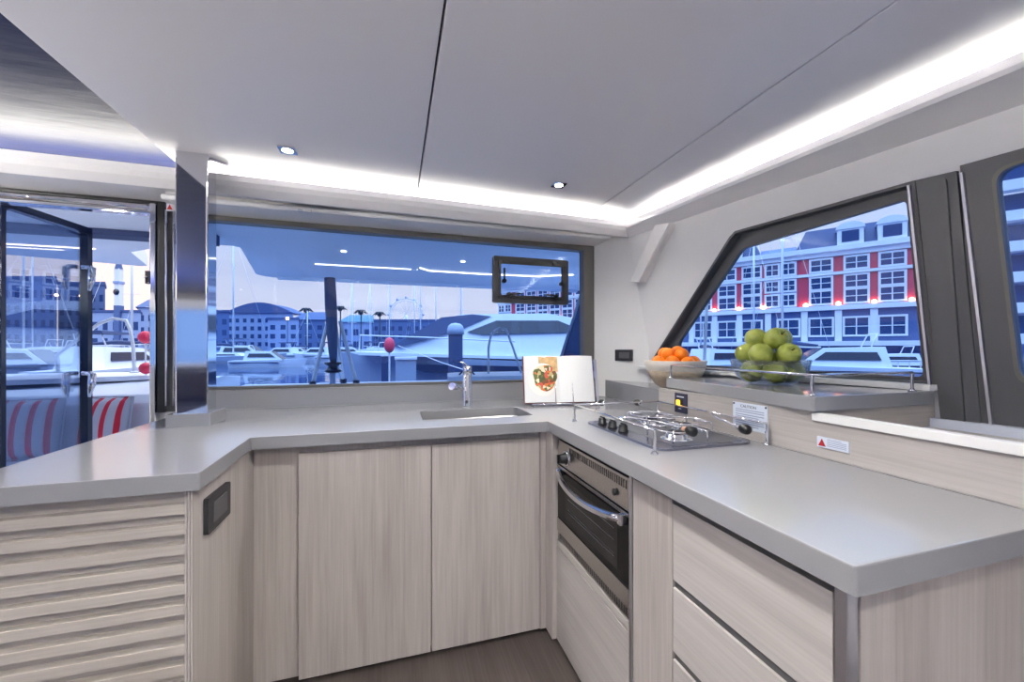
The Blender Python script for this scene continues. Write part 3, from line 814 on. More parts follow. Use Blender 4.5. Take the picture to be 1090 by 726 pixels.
orr = thing('orange_fruit', 'x', 'orange', (0, 0, 0))
b = B(); R = .033
prof = [(0, -.97*R)]+[(R*math.cos(a)*1.0, R*math.sin(a)*.95) for a in [-PI/2+PI*k/16 for k in range(1, 16)]]+[(.004, .93*R), (0, .915*R)]
obj('peel', b.lathe(prof, n=22), M['orange'], orr)
obj('stem_button', B().lathe([(0, .905*R), (.0035, .915*R), (.003, .955*R), (0, .96*R)], n=8), M['stem'], orr)
names8 = ['back right', 'back', 'back left', 'left', 'front left', 'front', 'front right', 'right']
spots, labels = [], []
# angles measured around the bowl; the viewer looks from low x / low y
def rel(ang):   # name of a direction as seen from the camera
    vd = V((.58, .82)); rt = V((.82, -.58)); d = V((math.cos(ang), math.sin(ang)))
    f, r = d.dot(vd), d.dot(rt)
    s_ = ('back' if f > .38 else 'front' if f < -.38 else '')
    h_ = ('right' if r > .38 else 'left' if r < -.38 else '')
    return (s_+' '+h_).strip()
used = set()
for k in range(7):
    a = k*2*PI/7+.3
    spots.append((oc+V((.082*math.cos(a), .082*math.sin(a), .130-.004*(k % 2))), (random.uniform(-.6, .6), random.uniform(-.6, .6), k)))
    lb = rel(a)
    if lb in used: lb = 'far '+lb
    used.add(lb); labels.append('whole orange at the %s edge of the heap in the cream bowl' % lb)
vd = V((.58, .82, 0)); rt = V((.82, -.58, 0))
for (r_, f_, z_), lb in zip(((-.032, -.030, .166), (.028, -.040, .166), (-.045, .032, .170), (.012, .020, .176)),
        ('raised orange at front left of the heap in the cream bowl', 'raised orange at front middle of the heap in the cream bowl',
         'raised orange at the back left of the heap in the cream bowl', 'topmost orange crowning the heap in the cream bowl')):
    spots.append((oc+rt*r_+vd*f_+V((0, 0, z_)), (random.uniform(-1, 1), random.uniform(-1, 1), 0))); labels.append(lb)
for k in range(3):
    a = k*2*PI/3+.9
    spots.append((oc+V((.039*math.cos(a), .039*math.sin(a), .062)), (1, .5, k))); labels.append('orange lying hidden at the bottom of the cream bowl')
place_copies(orr, spots, labels, 'oranges in the cream bowl')

ac = V((1.352, 1.150, 1.067))
t = thing('glass_bowl', 'clear glass bowl heaped with green apples on the raised shelf', 'bowl', tuple(ac))
obj('shell', B().lathe([(0, .0005), (.060, .0005), (.085, .008), (.108, .028), (.123, .055), (.130, .088), (.1275, .0885), (.120, .056), (.105, .031), (.083, .012), (.060, .006), (0, .006)], ac, 56), M['bowlglass'], t)
obj('rim', B().lathe([(.1275, .087), (.1305, .087), (.1310, .090), (.1288, .092), (.1270, .090)], ac, 56), M['bowlglass'], t)
ap = thing('green_apple', 'x', 'apple', (0, 0, 0))
R = .0395
prof = [(0, -.80*R), (.10*R, -.83*R), (.28*R, -.92*R), (.5*R, -.86*R), (.74*R, -.64*R), (.92*R, -.30*R), (1.0*R, .06*R), (.97*R, .38*R), (.84*R, .68*R), (.62*R, .87*R), (.40*R, .93*R), (.22*R, .86*R), (.10*R, .70*R), (0, .62*R)]
obj('skin', B().lathe(prof, n=26), M['apple'], ap)
obj('stalk', B().tube([(0, 0, .60*R), (.002, 0, .85*R), (.006, 0, 1.15*R)], .0014, 6), M['stem'], ap)
spots, labels = [], []
def rlabels(nm, n_, off, fmt):
    us = set(); res = []
    for k in range(n_):
        lb = rel(off+k*2*PI/n_)
        if lb in us: lb = 'far '+lb
        us.add(lb); res.append(fmt % lb)
    return res
off0, off1 = .35, .35+PI/5
for k in range(5):
    a = off0+k*2*PI/5; spots.append((ac+V((.0685*math.cos(a), .0685*math.sin(a), .046)), (random.uniform(-1, 1), random.uniform(-.9, .9), random.uniform(0, 6))))
labels += rlabels('', 5, off0, 'green apple at the %s of the bottom layer inside the glass bowl')
for k in range(5):
    a = off1+k*2*PI/5; spots.append((ac+V((.073*math.cos(a), .073*math.sin(a), .110)), (random.uniform(-1.2, 1.2), random.uniform(-1.2, 1.2), random.uniform(0, 6))))
labels += rlabels('', 5, off1, 'green apple at the %s of the middle layer above the glass rim')
spots.append((ac+V((0, 0, .080)), (0, 0, 0))); labels.append('green apple buried in the middle of the heap in the glass bowl')
for (r_, f_), rot, lb in (((.014, -.022), (.9, -.5, .3), 'green apple topmost at the front of the heap, stalk end turned out'),
                  ((-.036, .030), (.4, .2, 2), 'green apple at the top left of the heap behind the topmost one'),
                  ((.046, .034), (-.3, .4, 1), 'green apple at the top right of the heap behind the topmost one')):
    spots.append((ac+rt*r_+vd*f_+V((0, 0, .168)), rot)); labels.append(lb)
place_copies(ap, spots, labels, 'green apples in the glass bowl')

# ------------------------------------------------------------------ steel pillar and doorway
t = thing('steel_pillar', 'polished square steel pillar standing on the grey worktop', 'pillar', (-.755, 1.87, .9), kind='thing')
obj('shaft', B().prism(rpoly([(-.812, 1.83), (-.705, 1.83), (-.705, 1.915), (-.812, 1.915)], .006, 3), .945, 1.965), M['chrome'], t)
obj('plinth', B().prism(rpoly([(-.832, 1.806), (-.687, 1.806), (-.687, 1.955), (-.832, 1.955)], .004, 3), .9, .948, .001), M['counter'], t, label='grey composite plinth')
obj('ceiling_cleat', B().prism([(-.705, 1.86), (-.66, 1.90), (-.655, 1.915), (-.705, 1.915)], 1.953, 1.965), M['alu'], t)

b = B().box(-1.085, -.965, 2.262, 2.272, .9, 1.856, .002)
struct('trim_5', b, M['bronze'])
b = B()
b.box(-1.090, -1.066, 2.235, 2.28, .5, 1.878, .004)
b.box(-1.030, -1.022, 2.235, 2.262, .93, 1.85, .002); b.box(-1.000, -.992, 2.235, 2.262, .93, 1.85, .002)
struct('trim_6', b, M['chrome'])
struct('trim_7', B().box(-1.062, -1.034, 2.24, 2.262, .9, 1.935, .002), M['black'])
b = B()
b.tube([(-2.75, 2.25, 1.858), (-1.10, 2.25, 1.858)], .017, 12)
b.box(-2.75, -1.09, 2.24, 2.285, 1.826, 1.842, .004)
struct('trim_8', b, M['chrome'])
struct('trim_9', B().box(-2.75, -1.062, 2.235, 2.269, 1.872, 1.887, .003), M['black'])
t = thing('warning_sticker', 'tiny red triangle sticker on the door jamb beside the pillar', 'sticker', (-1.011, 2.234, 1.83))
obj('triangle', B().prism_y([(-1.022, 1.852), (-1.000, 1.852), (-1.011, 1.876)], 2.233, 2.2345), M['red'], t)
obj('backing', B().box(-1.024, -.998, 2.2345, 2.2365, 1.846, 1.880), M['label'], t)
t = thing('door_catch', 'small black catch on the door jamb left of the pillar', 'catch', (-1.10, 2.24, 1.53))
obj('catch_body', B().box(-1.106, -1.088, 2.232, 2.275, 1.50, 1.56, .004), M['black'], t)
obj('catch_pin', B().cyl((-1.10, 2.226, 1.53), (-1.10, 2.24, 1.53), .006, 10), M['chrome'], t)

# open glass door leaf, swung out into the cockpit
t = thing('door_1', None, None, (-1.65, 2.5, .05), kind='structure')
lo = [(2.262, .05), (2.80, .05), (2.80, 1.872), (2.262, 1.85)]
li = rpoly([(2.285, .12), (2.765, .12), (2.765, 1.838), (2.285, 1.818)], .03)
lmap = lambda a, v, q: (-1.645+q-(a-2.262)*.0, a, v)
obj('door_frame', B().plate(lo, [li], lmap, -.018, .018), M['boatdark'], t)
obj('door_pane', B().plate([(2.28, .11), (2.77, .11), (2.77, 1.845), (2.28, 1.825)], [], lmap, -.003, .003), M['glassdoor'], t)
for zc in (1.60, 1.02):
    for sx in (-1, 1):
        x = -1.645+sx*.055
        obj('door_handle', B().tube([(-1.645+sx*.012, 2.735, zc+.045), (x-sx*.01, 2.735, zc+.045), (x, 2.735, zc+.04), (x, 2.73, zc-.02), (x-sx*.008, 2.726, zc-.085)], .012, 10, rr=[.012, .012, .016, .016, .006]), M['chrome'], t)

# ------------------------------------------------------------------ opening port in the wide window
t = thing('opening_port', 'black framed opening port set in the wide window', 'port', (.8, 2.29, 1.6))
oo = rbox2(.560, 1.046, 1.474, 1.752, .012, 3); ii = rbox2(.596, 1.010, 1.510, 1.716, .01, 3)
obj('outer_frame', B().plate(oo, [ii], lambda a, v, q: (a, q, v), 2.276, 2.306), M['blacksoft'], t)
obj('inner_frame', B().plate(rbox2(.590, 1.016, 1.504, 1.722, .01, 3), [rbox2(.606, 1.000, 1.520, 1.706, .008, 3)], lambda a, v, q: (a, q, v), 2.268, 2.2765), M['black'], t)
for x, z, dx, dz in ((.622, 1.60, 0, .075), (.990, 1.60, 0, .10), (.65, 1.522, .07, .006), (.955, 1.522, -.07, .006)):
    la = obj('latch', B().cyl((x, 2.268, z), (x, 2.246, z), .013, 14), M['black'], t)
    obj('latch_arm', B().tube([(x, 2.25, z), (x+dx*.5, 2.247, z+dz*.5), (x+dx, 2.25, z+dz)], .006, 8), M['black'], la)
for x in (.64, .955): obj('hinge', B().box(x-.02, x+.02, 2.262, 2.278, 1.708, 1.732, .003), M['black'], t)

# ------------------------------------------------------------------ downlights
def downlight(x, y, label, power):
    CZ = 1.965 if x > -.86 else 2.01
    t = thing('downlight', label, 'downlight', (x, y, CZ), 'square ceiling downlights')
    obj('bezel', B().plate(rbox2(x-.030, x+.030, y-.030, y+.030, .004, 3), [[(x+.020*math.cos(-2*PI*k/16), y+.020*math.sin(-2*PI*k/16)) for k in range(16)]], lambda a, v, q: (a, v, q), CZ-.006, CZ-.0002), M['chrome'], t)
    obj('bulb', B().lathe([(0, -.003), (.019, -.003), (.019, -.0005), (0, -.0005)], (x, y, CZ), 20), M['lamp'], t)
    l = bpy.data.lights.new('downlight_lamp', 'SPOT'); l.energy = power; l.spot_size = math.radians(150); l.spot_blend = 1; l.shadow_soft_size = .05
    l.color = (1, .97, .93)
    o = bpy.data.objects.new('downlight_lamp', l); COL.objects.link(o); o.parent = t; o.location = (0, 0, -.012)
downlight(-.394, 1.700, 'small square chrome downlight in the ceiling nearer the steel pillar', 17)
downlight(.733, 1.700, 'small square chrome downlight in the ceiling nearer the corner', 17)
for x, y, pw, wh in ((.20, .70, 36, 'over the galley floor'),):  # fill lamp added above the view to light the cabinet doors
    downlight(x, y, 'added unseen chrome downlight in the ceiling '+wh, pw)
for x, y, pw in ((-.394, -.2, 40), (.733, -.2, 8), (-.394, -1.6, 30), (.733, -1.6, 10), (-2.0, .9, 45), (-2.0, -.2, 60), (-2.0, -1.6, 40)):  # more lamps added out of view as fill light for the interior
    downlight(x, y, 'added unseen chrome downlight in the saloon ceiling', pw)

# unseen fill lamps added to brighten the cabin; opaque dishes aimed at the ceiling
def fill_uplighter(x, y, z, label, power):
    t = thing('fill_uplighter', label, 'lamp', (x, y, 0), 'fill lamps added to the saloon')
    obj('stand', B().lathe([(0, 0), (.13, 0), (.13, .015), (.015, .03), (.012, z), (0, z)], (x, y, 0), 20), M['alu'], t)
    obj('dish', B().lathe([(0, z), (.05, z), (.13, z+.05), (.17, z+.11), (.165, z+.112), (.125, z+.055), (.05, z+.008), (0, z+.008)], (x, y, 0), 28), M['greyplate'], t)
    l = bpy.data.lights.new('fill_bulb', 'POINT'); l.energy = power; l.shadow_soft_size = .04; l.color = (1, .95, .90)
    o = bpy.data.objects.new('fill_bulb', l); COL.objects.link(o); o.parent = t; o.location = (0, 0, z+.07)
fill_uplighter(-2.9, -1.0, 1.35, 'added grey dish fill lamp on a stand behind the viewpoint, nearer the added sofa', 185)
fill_uplighter(-2.8, .9, 1.35, 'added grey dish fill lamp on a stand left of the viewpoint, nearer the doorway', 120)
fill_uplighter(-.4, -2.2, 1.35, 'added grey dish fill lamp on a stand behind the viewpoint, in front of the middle windows', 215)

#OUT>
# ------------------------------------------------------------------ outdoors
SEA = -.9
YAW = math.atan(125/420.6); cy_, sy_ = math.cos(YAW), math.sin(YAW)
def at(px, d, z=0):                    # bearing (as a photo column) and distance ahead -> place on the harbour plan
    q = (px-545)/420.6*d
    return V((d*sy_+q*cy_, d*cy_-q*sy_, z))
class BX(B):
    def xf(s, ang, loc):
        bmesh.ops.transform(s.bm, matrix=Matrix.Translation(V(loc)) @ Matrix.Rotation(ang, 4, 'Z'), verts=s.bm.verts[:]); return s
RIGHTA = math.atan2(-sy_, cy_)         # heading of a boat lying across the view, bow to the right

struct('water', B().plate([(-900, -900), (900, -900), (900, 900), (-900, 900)], [], lambda u, v, q: (u, v, q), SEA-.02, SEA), M['water'])

# --- own cockpit
struct('cockpit_sole', B().box(-4.2, 3.2, 2.34, 5.0, -.1, .02), M['gel'])
t = thing('cockpit_roof', 'broad pale hardtop roof over the cockpit outside the wide window', 'roof', (0, 4, 2.04))
roof = [(1.72, 2.36), (2.6, 5.25), (-1.42, 5.28), (-1.50, 5.1), (-1.22, 3.75), (-2.05, 3.75), (-2.42, 4.95), (-4.4, 4.35), (-4.4, 2.36)]
obj('roof_shell', B().prism(rpoly(roof, .05), 2.04, 2.16, .015), M['roofout'], t)
obj('dropped_lining', B().prism(rpoly([(1.7, 2.5), (2.1, 4.15), (-1.16, 4.15), (-1.02, 2.5)], .05), 2.0, 2.039, .01), M['roofout'], t)
obj('dropped_lining', B().prism(rpoly([(-1.3, 2.5), (-1.5, 3.55), (-2.4, 4.3), (-4.1, 3.9), (-4.1, 2.5)], .05), 2.0, 2.039, .01), M['roofout'], t)
obj('edge_moulding', B().tube([(2.5, 5.16, 2.03), (-1.30, 5.18, 2.03)], .03, 10), M['roofout'], t)
obj('light_line', B().box(-.72, .16, 4.10, 4.112, 1.994, 2.0), M['led_out'], t)
obj('light_line', B().tube([(.24, 4.0, 1.995), (.34, 4.12, 1.995), (.9, 4.14, 1.995), (1.5, 4.10, 1.995), (1.85, 3.9, 1.995)], .006, 8), M['led_out'], t)
obj('light_line', B().box(-3.4, -2.3, 3.98, 3.992, 1.994, 2.0).turn(0, (0, 0, 0)), M['led_out'], t)
for x, y in ((-.4, 3.5), (.6, 3.6)):
    obj('roof_light', B().lathe([(0, 0), (.022, 0), (.022, .006), (0, .006)], (x, y, 1.993), 18), M['led_out'], t)
obj('cross_beam', B().box(-4.2, -1.25, 3.30, 3.45, 1.96, 2.039, .01), M['boatblue'], t)
t = thing('roof_support', 'dark blue sloping side panel at the right end of the wide window outside', 'panel', (1.6, 3.3, .9))
obj('panel', B().prism_y([(1.36, .95), (1.95, .95), (1.95, 2.0), (1.72, 2.0)], 3.2, 3.26, .006), M['boatblue'], t)
obj('edge_tube', B().tube([(1.36, 3.23, .95), (1.72, 3.23, 2.0)], .018, 10), M['hullgrey'], t)
struct('window_sill', B().box(-.96, 1.25, 2.335, 2.42, .93, .996, .004), M['gel'])

t = thing('aft_bench', 'white moulded cockpit bench outside the glass door', 'bench', (-2.3, 4, 0))
obj('seat_base', B().box(-3.6, -1.75, 2.95, 3.55, .02, .46, .02), M['gel'], t)
obj('backrest', B().prism_x([(3.55, .02), (3.55, .80), (3.62, .86), (4.55, .93), (5.0, .90), (5.0, .02)], -3.9, -1.62, .015), M['gel'], t)
obj('deck_moulding', B().prism(rpoly([(-3.9, 4.2), (-2.9, 3.9), (-2.1, 4.3), (-2.0, 4.95), (-3.9, 4.95)], .1), .92, .96, .01), M['gel'], t)
t = thing('aft_coaming', 'low white coaming at the back of the cockpit below the wide window', 'coaming', (.3, 4.8, 0))
obj('coaming', B().box(-1.60, 1.9, 4.40, 5.05, .02, .80, .02), M['gel'], t)
obj('rubbing_strip', B().box(-1.60, 1.9, 5.05, 5.08, .66, .72, .006), M['hullgrey'], t)
t = thing('side_deck', 'white side deck moulding with fairlead behind the tap', 'deck', (.95, 3.5, 0))
obj('moulding', B().prism(rpoly([(.42, 3.3), (1.7, 3.2), (1.7, 3.9), (.50, 3.9)], .08), .02, .965, .02), M['gel'], t)
obj('fairlead', B().tube([(.55, 3.5, .965), (.58, 3.5, .995), (.66, 3.5, .995), (.69, 3.5, .965)], .008, 8), M['boatdark'], t)

def cushion(cx, cy, cz, ang, tilt, label, w_=.34, h_=.40):
    t = thing('striped_cushion', label, 'cushion', (cx, cy, cz), 'striped cushions on the cockpit bench')
    b = B(); N = 12; top_, bot = [], []
    for i in range(N+1):
        for j in range(N+1):
            a, c = i/N*2-1, j/N*2-1
            pin = 1-.07*(1-abs(a))*(abs(c)) ; pin2 = 1-.07*(1-abs(c))*abs(a)
            th = .075*max(0, (1-a*a))**.5*max(0, (1-c*c))**.5
            top_.append(b.bm.verts.new((a*w_/2*pin2, -th, h_/2+c*h_/2*pin))); bot.append(b.bm.verts.new((a*w_/2*pin2, th, h_/2+c*h_/2*pin)))
    for i in range(N):
        for j in range(N):
            k = i*(N+1)+j
            for L_ in (top_, bot[::1]):
                f = b.bm.faces.new((L_[k], L_[k+1], L_[k+N+2], L_[k+N+1])); f.smooth = True
    bmesh.ops.remove_doubles(b.bm, verts=b.bm.verts[:], dist=.0004)
    me = bpy.data.meshes.new('cushion_cover'); bmesh.ops.recalc_face_normals(b.bm, faces=b.bm.faces[:]); b.bm.to_mesh(me); b.bm.free(); me.materials.append(M['stripe'])
    o = bpy.data.objects.new('cushion_cover', me); COL.objects.link(o); o.parent = t
    t.rotation_euler = (tilt, 0, ang)
    pp = B(); pts = [(-w_/2, 0, .0), (w_/2, 0, .0), (w_/2, 0, h_), (-w_/2, 0, h_), (-w_/2, 0, .0)]
    pp.tube([(x*.985, y, .003+z*.985) for x, y, z in pts], .006, 6)
    me = bpy.data.meshes.new('piping'); pp.bm.to_mesh(me); pp.bm.free(); me.materials.append(M['stripe'])
    o = bpy.data.objects.new('piping', me); COL.objects.link(o); o.parent = t
cushion(-2.335, 3.40, .465, .15, -.20, 'red striped cushion nearer the open door hinge on the bench', .34, .40)
cushion(-1.955, 3.44, .465, -.22, -.16, 'red striped cushion farther right on the cockpit bench', .33, .40)

def hoop(name, label, pts, r=.014, mids=()):
    t = thing(name, label, 'rail', pts[0])
    obj('hoop', B().tube(pts, r, 10), M['mast'], t)
    for i in (0, -1): obj('base_flange', B().lathe([(0, 0), (.035, 0), (.03, .012), (.014, .02), (0, .02)], pts[i], 14), M['mast'], t)
    for m_ in mids: obj('crossbar', B().tube(m_, r*.8, 8), M['mast'], t)
def onz(px, py, y):                    # a point seen at a photo column/row, at distance y along the cabin axis
    u_ = (px-545)/420.6; v_ = (371-py)/420.6
    q = y/(cy_-u_*sy_); return V(((sy_+u_*cy_)*q, y, EYE+v_*q))
hoop('boarding_rail', 'bent stainless boarding rail beyond the glass door', [onz(62, 397, 4.5), onz(61, 378, 4.5), onz(82, 362, 4.5), onz(105, 345, 4.5), onz(120, 339, 4.5), onz(134, 341, 4.5), onz(139, 352, 4.5), onz(142, 370, 4.5), onz(143, 397, 4.5)])
hoop('stern_rail', 'arched stainless hoop rail right of the tap outside', [onz(520, 401, 3.6), onz(520, 370, 3.6), onz(523, 355, 3.6), onz(531, 349, 3.6), onz(539, 351, 3.6), onz(546, 370, 3.6), onz(556, 400, 3.6)], .011)
t = thing('lifebuoy_light', 'small red round float on the rail beside the door frame, upper one', 'float', tuple(onz(155, 358, 4.6)))
obj('ball', B().ball(onz(155, 359, 4.6), .06, n=14), M['buoy'], t); obj('stalk', B().cyl(onz(155, 397, 4.6), onz(155, 362, 4.6), .008, 8), M['mast'], t)
t = thing('lifebuoy_light', 'small red round float beside the door frame, lower one', 'float', tuple(onz(155, 391, 4.3)))
obj('ball', B().ball(onz(155.5, 392, 4.3), .052, n=14), M['buoy'], t); obj('stalk', B().cyl(onz(155.5, 399, 4.3), onz(155.5, 394, 4.3), .008, 8), M['mast'], t)

# tripod with the blue wrapped pole
yq = 4.62
t = thing('davit_pole', 'blue wrapped pole hanging from the cockpit roof over a pale tripod', 'pole', tuple(onz(352, 402, yq)))
a0, a1 = onz(351, 296, yq), onz(355, 388, yq)
obj('wrapped_pole', B().tube([a0, a0.lerp(a1, .3), a0.lerp(a1, .6), a0.lerp(a1, .85), a1], .05, 14, rr=[.055, .06, .055, .045, .03]), M['boatblue'], t)
obj('winch', B().lathe([(0, 0), (.06, 0), (.09, .02), (.06, .045), (.045, .07), (.085, .10), (.085, .115), (0, .12)], onz(354.5, 397, yq), 18), M['boatdark'], t)
obj('lower_stem', B().cyl((lambda q: (q.x, q.y, .80))(onz(354, 409, yq)), onz(354, 396, yq), .03, 12), M['hullgrey'], t)
for f_, g_, dy in (((333, 408), (349, 342), 0), ((379, 407), (362, 342), .05), ((366, 409), (357, 345), .35)):
    q0 = onz(f_[0], f_[1], yq+dy); q1 = onz(g_[0], g_[1], yq); dd = (q0-q1); q2 = q1+dd*((.82-q1.z)/dd.z)
    obj('leg', B().tube([q2, q1], .020, 8), M['mast'], t)
    obj('foot', B().cyl((q2.x, q2.y, .80), (q2.x, q2.y, .85), .035, 10), M['boatdark'], t)

# --- boats
def hullmesh(L, Bm, H, raked=.9):
    b = BX(); rows = []; N = 14
    for i in range(N+1):
        s = i/N; x = -L/2+L*s
        hw = Bm/2*(.86+.14*min(1, s*3))*(1-max(0, (s-.45)/.55)**2.2)
        hw = max(hw, .02); sh = H*(1+.28*s*s)
        rk = raked*max(0, (s-.6)/.4)**2*.6
        rows.append([b.bm.verts.new(p) for p in ((x, -hw*.15, -.35), (x, -hw*.8, -.1), (x+rk*.5, -hw*.94, sh*.5), (x+rk, -hw, sh), (x+rk, hw, sh), (x+rk*.5, hw*.94, sh*.5), (x, hw*.8, -.1), (x, hw*.15, -.35))])
    for A, C in zip(rows, rows[1:]):
        for k in range(8): b.bm.faces.new((A[k], A[(k+1) % 8], C[(k+1) % 8], C[k]))
    b.bm.faces.new(rows[0]); b.bm.faces.new(rows[-1][::-1])
    return b
def cabinmesh(pts, w0, w1):            # side outline in x,z ; half width at bottom / top
    b = BX(); zs = [z for x, z in pts]; lo_, hi_ = min(zs), max(zs)
    hw = lambda z: w0+(w1-w0)*(z-lo_)/(hi_-lo_)
    b.poly3([(x, -hw(z), z) for x, z in pts], [(x, hw(z), z) for x, z in pts]); return b
def motorboat(label, px, d, head, L=8, hullm='gel', group=None, fly=True, z0=SEA):
    c = at(px, d, z0); H = .11*L; w_ = .17*L
    t = thing('motorboat', label, 'boat', tuple(c), group)
    P = lambda nm, b, m, par=t: obj(nm, b.xf(head, c), M[m], par)
    P('hull', hullmesh(L, .34*L, H), hullm)
    cab = P('cabin', cabinmesh([(-.30*L, H*.95), (.26*L, H*1.05), (.08*L, H+.14*L), (-.27*L, H+.15*L)], w_*.85, w_*.66), 'gel')
    P('windscreen', cabinmesh([(.19*L, H+.04*L), (.265*L, H*1.06), (.085*L, H+.142*L), (.07*L, H+.13*L)], w_*.80, w_*.60), 'boatdark', cab)
    P('side_windows', cabinmesh([(-.24*L, H+.055*L), (.14*L, H+.055*L), (.07*L, H+.112*L), (-.22*L, H+.112*L)], w_*.83, w_*.74), 'boatdark', cab)
    b = BX(); b.tube([(-.2*L, -w_*.5, H+.14*L), (-.24*L, -w_*.45, H+.24*L), (-.24*L, w_*.45, H+.24*L), (-.2*L, w_*.5, H+.14*L)], .04, 6)
    P('radar_arch', b, 'mast')
    if fly:
        P('canopy', cabinmesh([(-.26*L, H+.235*L), (.02*L, H+.235*L), (.0, H+.25*L), (-.26*L, H+.255*L)], w_*.6, w_*.55), 'boatblue')
    P('rubbing_strake', BX().box(-.48*L, .2*L, -.172*L, .172*L, H*.72, H*.80), 'bluehull')
    return t
def sailboat(label, px, d, head, L=10, mh=13, hullm='gel', group=None, sail='boatblue'):
    c = at(px, d, SEA); H = .10*L
    t = thing('sailing_boat', label, 'boat', tuple(c), group)
    P = lambda nm, b, m, par=t: obj(nm, b.xf(head, c), M[m], par)
    P('hull', hullmesh(L, .30*L, H), hullm)
    cab = P('coachroof', cabinmesh([(-.18*L, H*.95), (.22*L, H*1.05), (.14*L, H+.05*L), (-.16*L, H+.055*L)], .09*L, .075*L), 'gel')
    P('side_windows', cabinmesh([(-.10*L, H+.018*L), (.13*L, H+.020*L), (.11*L, H+.036*L), (-.10*L, H+.036*L)], .0885*L, .082*L), 'boatdark', cab)
    mx_ = .06*L
    mst = P('mast', BX().tube([(mx_, 0, H), (mx_, 0, H+mh)], .09, 8), 'mast')
    for q in (.42, .7): P('crosstree', BX().tube([(mx_, -.7, H+mh*q), (mx_, .7, H+mh*q)], .025, 6), 'mast', mst)
    bo = P('boom', BX().tube([(mx_, 0, H+.14*L), (-.36*L, 0, H+.13*L)], .06, 8), 'mast')
    P('furled_sail', BX().tube([(mx_-.1, 0, H+.155*L), (-.1*L, 0, H+.165*L), (-.33*L, 0, H+.145*L)], .14, 8, rr=[.20, .17, .08]), sail, bo)
    b = BX(); b.tube([(.54*L, 0, H*1.25), (mx_, 0, H+mh*.97)], .014, 5); b.tube([(-.49*L, 0, H), (mx_, 0, H+mh*.98)], .014, 5)
    P('stays', b, 'mast')
    return t

FB = 'boats moored across the harbour'
motorboat('white motorboat seen stern on through the glass doorway', 124, 24, RIGHTA+1.75, 8.5, 'gel')
# far row, left to right
row = [(12, 60, 'm', 0.2), (46, 48, 'm', 2.9), (74, 66, 'm', .4), (100, 70, 'm', 3.0), (150, 62, 'm', .3),
       (262, 58, 'm', .15), (300, 74, 'm', 3.1), (318, 90, 'm', .2), (338, 72, 'm', 3.0), (372, 58, 'm', .3), (392, 46, 'm', 2.9), (408, 66, 'm', .2)]
ords = ['first', 'second', 'third', 'fourth', 'fifth', 'first', 'second', 'third', 'fourth', 'fifth', 'sixth', 'seventh']
for i, (px, d, k_, dh) in enumerate(row):
    place = 'the glass door' if i < 5 else 'the wide window'
    motorboat('distant white motorboat, %s from the left in the far row through %s' % (ords[i], place), px, d, RIGHTA+dh, random.choice((8, 9, 10)), random.choice(('gel', 'hullgrey', 'gel')), FB, i % 3 != 1)
for px, d, dh, L_, hm, lb in ((285, 44, .25, 7, 'gel', 'small white launch on the open water left of the blue pole'), (385, 38, 2.9, 6.5, 'gel', 'small white cruiser between blue pole and red buoy'),
        (362, 85, .2, 9, 'gel', 'far white cruiser directly behind the blue pole'), (248, 88, 2.9, 10, 'hullgrey', 'far grey cruiser below the blue block at the left of the wide window'),
        (30, 30, .2, 8, 'hullgrey', 'grey cruiser low behind the leftmost part of the glass door'), (64, 36, 2.95, 8, 'gel', 'white cruiser behind the boarding rail left end'),
        (600, 34, 2.9, 8, 'gel', 'white cruiser under the red hotel at the right of the wide window'), (575, 46, .3, 8, 'gel', 'farther white cruiser left of the dark side panel')):
    motorboat(lb, px, d, RIGHTA+dh, L_, hm, FB, d > 60)
SBG = 'sailing boats with bare masts'
for px, d, L_, mh_, wh in ((17, 40, 11, 17, 'leftmost seen through the glass door'), (27, 56, 12, 18, 'second from the left through the glass door'),
        (134, 34, 10, 14, 'behind the boarding rail in the doorway'), (158, 50, 11, 15, 'next to the door jamb'),
        (243, 52, 10, 17, 'white hull at the left edge of the wide window'), (325, 82, 10, 9, 'low mast left of the blue pole'),
        (374, 66, 10, 13, 'just right of the blue pole'), (393, 80, 11, 15, 'left of the red buoy'),
        (414, 74, 12, 18, 'right behind the red buoy'), (440, 88, 10, 17, 'in front of the big wheel'), (446, 70, 11, 18, 'just right of the big wheel hub'),
        (464, 66, 11, 16, 'behind the motor yacht windscreen'), (491, 58, 12, 16, 'behind the middle of the motor yacht')):
    sailboat('distant sailing boat with bare mast, '+wh, px, d, RIGHTA+(.15 if px in (17, 243) else 1.57+random.choice((-.2, .2, .1))), L_, mh_, random.choice(('gel', 'hullgrey')), SBG)

# large motor yacht lying across the view, bow to the left
c = at(548, 16, SEA); HD = RIGHTA+PI
t = thing('motor_yacht', 'large grey motor yacht with blue windscreen cover behind the tap', 'yacht', tuple(c))
P = lambda nm, b, m, par=t: obj(nm, b.xf(HD, c), M[m], par)
P('hull', hullmesh(13.4, 3.9, 1.55, 1.2), 'hullgrey')
P('hull_stripe', cabinmesh([(-5.5, .95), (3.2, 1.25), (4.2, 1.55), (1.5, 1.50), (-5.5, 1.35)], 1.97, 1.99), 'bluehull')
sup = P('superstructure', cabinmesh([(-5.6, 1.6), (5.1, 1.85), (4.2, 2.25), (2.7, 3.2), (2.0, 3.38), (-1.2, 3.42), (-3.6, 3.0), (-5.6, 2.2)], 1.62, 1.18), 'gel')
P('windscreen_cover', cabinmesh([(4.25, 2.15), (4.45, 2.2), (2.75, 3.26), (1.6, 3.38), (.9, 3.30), (2.2, 2.75)], 1.66, 1.21), 'boatblue', sup)
P('side_window', cabinmesh([(1.2, 2.62), (1.75, 2.72), (.7, 3.14), (-1.6, 3.14), (-2.6, 2.72)], 1.47, 1.30), 'boatdark', sup)
P('deck_line', cabinmesh([(-6.2, 1.56), (5.6, 1.86), (6.0, 1.98), (-6.2, 1.66)], 1.80, 1.79), 'gel')
